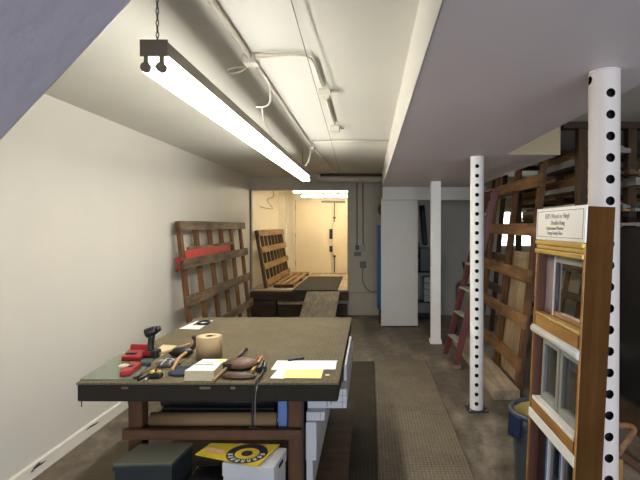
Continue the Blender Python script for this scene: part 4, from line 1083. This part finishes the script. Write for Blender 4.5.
# curved bentwood piece and leaning board at the lower right
hy = 2.35
H = lambda px, py, y=hy: at(px, py, Y=y)
arc = [H(612, 427), H(624, 425.5), H(632, 427), H(634, 431), H(630, 438), H(624, 446), H(618, 455)]
bw = empty('bentwood_chair', (arc[0].x, hy, 0), 'curved bentwood chair frame at the right edge behind the near post', 'chair')
mb = MB()
P_ = arc; W_ = Vector((0, 0.05, 0))
for i in range(len(P_)-1):
    pass
mb.tube(arc, 0.014, 8)
mb.build('arm', M['rackwood_y'], bw)
arc2 = [v+Vector((0.0, 0.42, 0.0)) for v in arc]
MB().tube(arc2, 0.014, 8).build('arm', M['rackwood_y'], bw)
s0 = H(616, 446); s1 = H(660, 478)
MB().hexa([s0+Vector((0, -0.01, 0)), s1+Vector((0, -0.01, 0)), s1+Vector((0, -0.01, -0.05)), s0+Vector((0, -0.01, -0.05))], [v+Vector((0, 0.45, 0)) for v in (s0+Vector((0, -0.01, 0)), s1+Vector((0, -0.01, 0)), s1+Vector((0, -0.01, -0.05)), s0+Vector((0, -0.01, -0.05)))]).build('seat', M['railwood'], bw, 0.01)
for (px_, dy) in ((618, 0.0), (650, 0.0), (618, 0.42), (650, 0.42)):
    p_ = H(px_, 458 if px_ < 630 else 482)+Vector((0, dy, 0))
    MB().bar((p_.x, p_.y, 0), p_, (0.035, 0, 0), (0, 0.035, 0)).build('leg', M['pine'], bw, 0.004)

# ================================================================ back wall details
Wb = lambda px, py, d=0.0: at(px, py, Y=YB-d)
el = empty('electric_switch', Wb(358, 248), 'wall switch and outlet boxes with surface conduits right of the wide opening', 'switch')
for px in (357, 363): MB().cyl((Wb(px, 184).x, YB-0.014, Wb(px, 181).z), (Wb(px, 184).x, YB-0.014, Wb(px, 247).z), 0.009, n=10).build('conduit', M['cable'], el)
def wbox(px0, px1, py0, py1, nm, mt, d=0.05):
    a = Wb(px0, py1, d); b = Wb(px1, py0, d); MB().box(a.x, b.x, YB-d, YB-0.001, a.z, b.z).build(nm, mt, el, 0.004)
wbox(355.5, 359, 245.5, 250, 'switch_box', M['darkmetal']); wbox(354, 361, 252, 256, 'junction_box', M['cable']); wbox(360.8, 365, 244.5, 251, 'outlet_box', M['greysash'])
wbox(360, 366, 261.5, 268, 'outlet_box', M['cable'], 0.04)
MB().tube([Wb(363, 268, 0.02), Wb(362.5, 280, 0.02), Wb(366, 288, 0.03), Wb(372, 292, 0.03), Wb(378, 291, 0.03)], 0.008, 6).build('cord', M['cable'], el)
struct('trim_11', MB().box(OX0-0.03, OX0+0.01, YB-0.012, YB-0.001, DZ, OZ1+0.02), M['cable'])
tag(MB().tube([Wb(256, 206, 0.02)+Vector((0, 0.3, 0)), Wb(268, 208, 0)+Vector((0, 0.4, 0)), Wb(262, 200, 0)+Vector((0, 0.4, 0.02)), Wb(270, 195, 0)+Vector((0, 0.3, 0)), Wb(272, 188, -0.13)], 0.005, 6).build('dangling_wire', M['cable']), 'thin wire dangling at the upper left of the wide opening', 'wire')
# blue item behind the closet partition
bx0 = at(376.5, 260, Y=7.62).x
bl_ = empty('blue_cover', (bx0+0.14, 7.66, 0), 'tall blue covered roll with a dark top standing behind the white partition', 'cover')
zt_, zb_ = at(378, 226, Y=7.6).z, at(378, 303, Y=7.6).z
MB().tube([(bx0+0.14, 7.68, zb_-0.1), (bx0+0.14, 7.68, zb_), (bx0+0.14, 7.68, (zb_+zt_)/2), (bx0+0.14, 7.68, zt_-0.05), (bx0+0.14, 7.68, zt_)], lambda t: 0.13-0.02*(t > 0.93), 18).build('cover_body', M['blue'], bl_)
MB().cyl((bx0+0.14, 7.68, 0), (bx0+0.14, 7.68, zb_-0.1), 0.1, n=16).build('stand', M['darkmetal'], bl_)
zh = at(378, 203, Y=7.6).z
MB().ball((bx0+0.14, 7.68, zh-0.1), 0.12, 0.1, 0.12).cyl((bx0+0.14, 7.68, zt_-0.02), (bx0+0.14, 7.68, zh-0.1), 0.07, n=14).build('dark_top', M['leatherdark'], bl_)
# closet niche contents
Yn = 8.0
N = lambda px, py: at(px, py, Y=Yn)
xn0, xn1 = at(419, 300, Y=Yn).x, at(440, 300, Y=Yn).x
sh = empty('metal_shelf', (xn0, Yn, 0), 'black metal shelf with boxes in the gap between partition and square post', 'shelf')
zs = [N(425, 296).z, N(425, 268).z, 0.02]
for z in (0.05, at(425, 302, Y=Yn).z, at(425, 272, Y=Yn).z):
    MB().box(xn0-0.1, xn1+0.0, Yn, Yn+0.28, z-0.02, z).build('shelf_board', M['blackpl'], sh, 0.003)
for x in (xn0-0.1, xn1-0.03):
    for y in (Yn, Yn+0.25):
        MB().box(x, x+0.03, y, y+0.03, 0, at(425, 250, Y=Yn).z).build('upright', M['blackpl'], sh)
zz1 = at(425, 302, Y=Yn).z
for k in range(4):
    tag(MB().box(at(424, 290, Y=Yn).x, at(432, 290, Y=Yn).x+0.02, Yn+0.02, Yn+0.2, zz1+0.002+k*0.105, zz1+0.1+k*0.105).build('white_pack', M['cardwhite'], bevel=0.01),
        ['lowest white pack in the pile on the closet shelf', 'second white pack from the bottom of the pile on the closet shelf', 'third white pack from the bottom of the pile on the closet shelf', 'topmost white pack of the pile on the closet shelf'][k], 'pack')
zz2 = at(425, 272, Y=Yn).z
tag(MB().box(xn0+0.02, xn1-0.04, Yn+0.04, Yn+0.24, zz2+0.002, at(425, 248, Y=Yn).z).build('black_case', M['blackpl'], bevel=0.012), 'black case on the top board of the closet shelf', 'case')
a = N(426, 245); b = N(425, 205)
tag(MB().tube([(a.x, Yn+0.2, at(425, 243.5, Y=Yn).z), a+Vector((0, 0.2, 0.1)), b+Vector((-0.02, 0.28, 0))], 0.05, 12).build('black_tube', M['blackpl']), 'tall black tube standing above the case on the closet shelf', 'tube')
tag(MB().box(N(419.5, 0).x, N(422, 0).x, Yn+0.29, Yn+0.33, N(420, 260).z, N(420, 243).z).build('wall_hook', M['blackpl'], bevel=0.004), 'black hook on the closet wall left of the tall tube', 'hook')
# black grab handle by the ladder
hk = [at(463, 262, Y=6.6), at(465, 272, Y=6.6), at(462, 281, Y=6.6), at(457, 285, Y=6.6)]
cx = at(458, 290, Y=6.6)
ht = empty('hand_truck', (cx.x, 6.6, 0), 'black hand truck standing behind the ladder near the closet wall', 'hand truck')
MB().tube(hk, 0.02, 8).build('handle', M['blackpl'], ht)
MB().bar((cx.x-0.02, 6.6, 0.1), hk[3], (0.03, 0, 0), (0, 0.03, 0)).bar((cx.x+0.2, 6.6, 0.1), hk[3]+Vector((0.22, 0, 0)), (0.03, 0, 0), (0, 0.03, 0)).bar(hk[3], hk[3]+Vector((0.22, 0, 0)), (0, 0, 0.03), (0, 0.03, 0)).build('frame', M['blackpl'], ht)
MB().cyl((cx.x-0.07, 6.63, 0.1), (cx.x-0.03, 6.63, 0.1), 0.1, n=20).cyl((cx.x+0.23, 6.63, 0.1), (cx.x+0.27, 6.63, 0.1), 0.1, n=20).build('wheel', M['blackpl'], ht)
MB().box(cx.x-0.03, cx.x+0.23, 6.4, 6.58, 0.0, 0.012).build('toe_plate', M['darkmetal'], ht)

# shared group phrases for repeats
GROUPS = {'framed_screen': 'framed screens upright under the lumber shelving', 'strip_lamp': 'fluorescent strip lamps', 'white_pack': 'white packs on the closet shelf',
          'white_carton': 'white cartons stacked at the table side', 'perforated_post': 'round white posts with holes', 'slatted_rack': 'leaning slatted wooden racks',
          'paper_sheet': 'loose sheets on the work table'}
for o in COL.objects:
    if o.parent is None and o.get('category'):
        st = o.name.split('.')[0]
        if st in GROUPS: o['group'] = GROUPS[st]
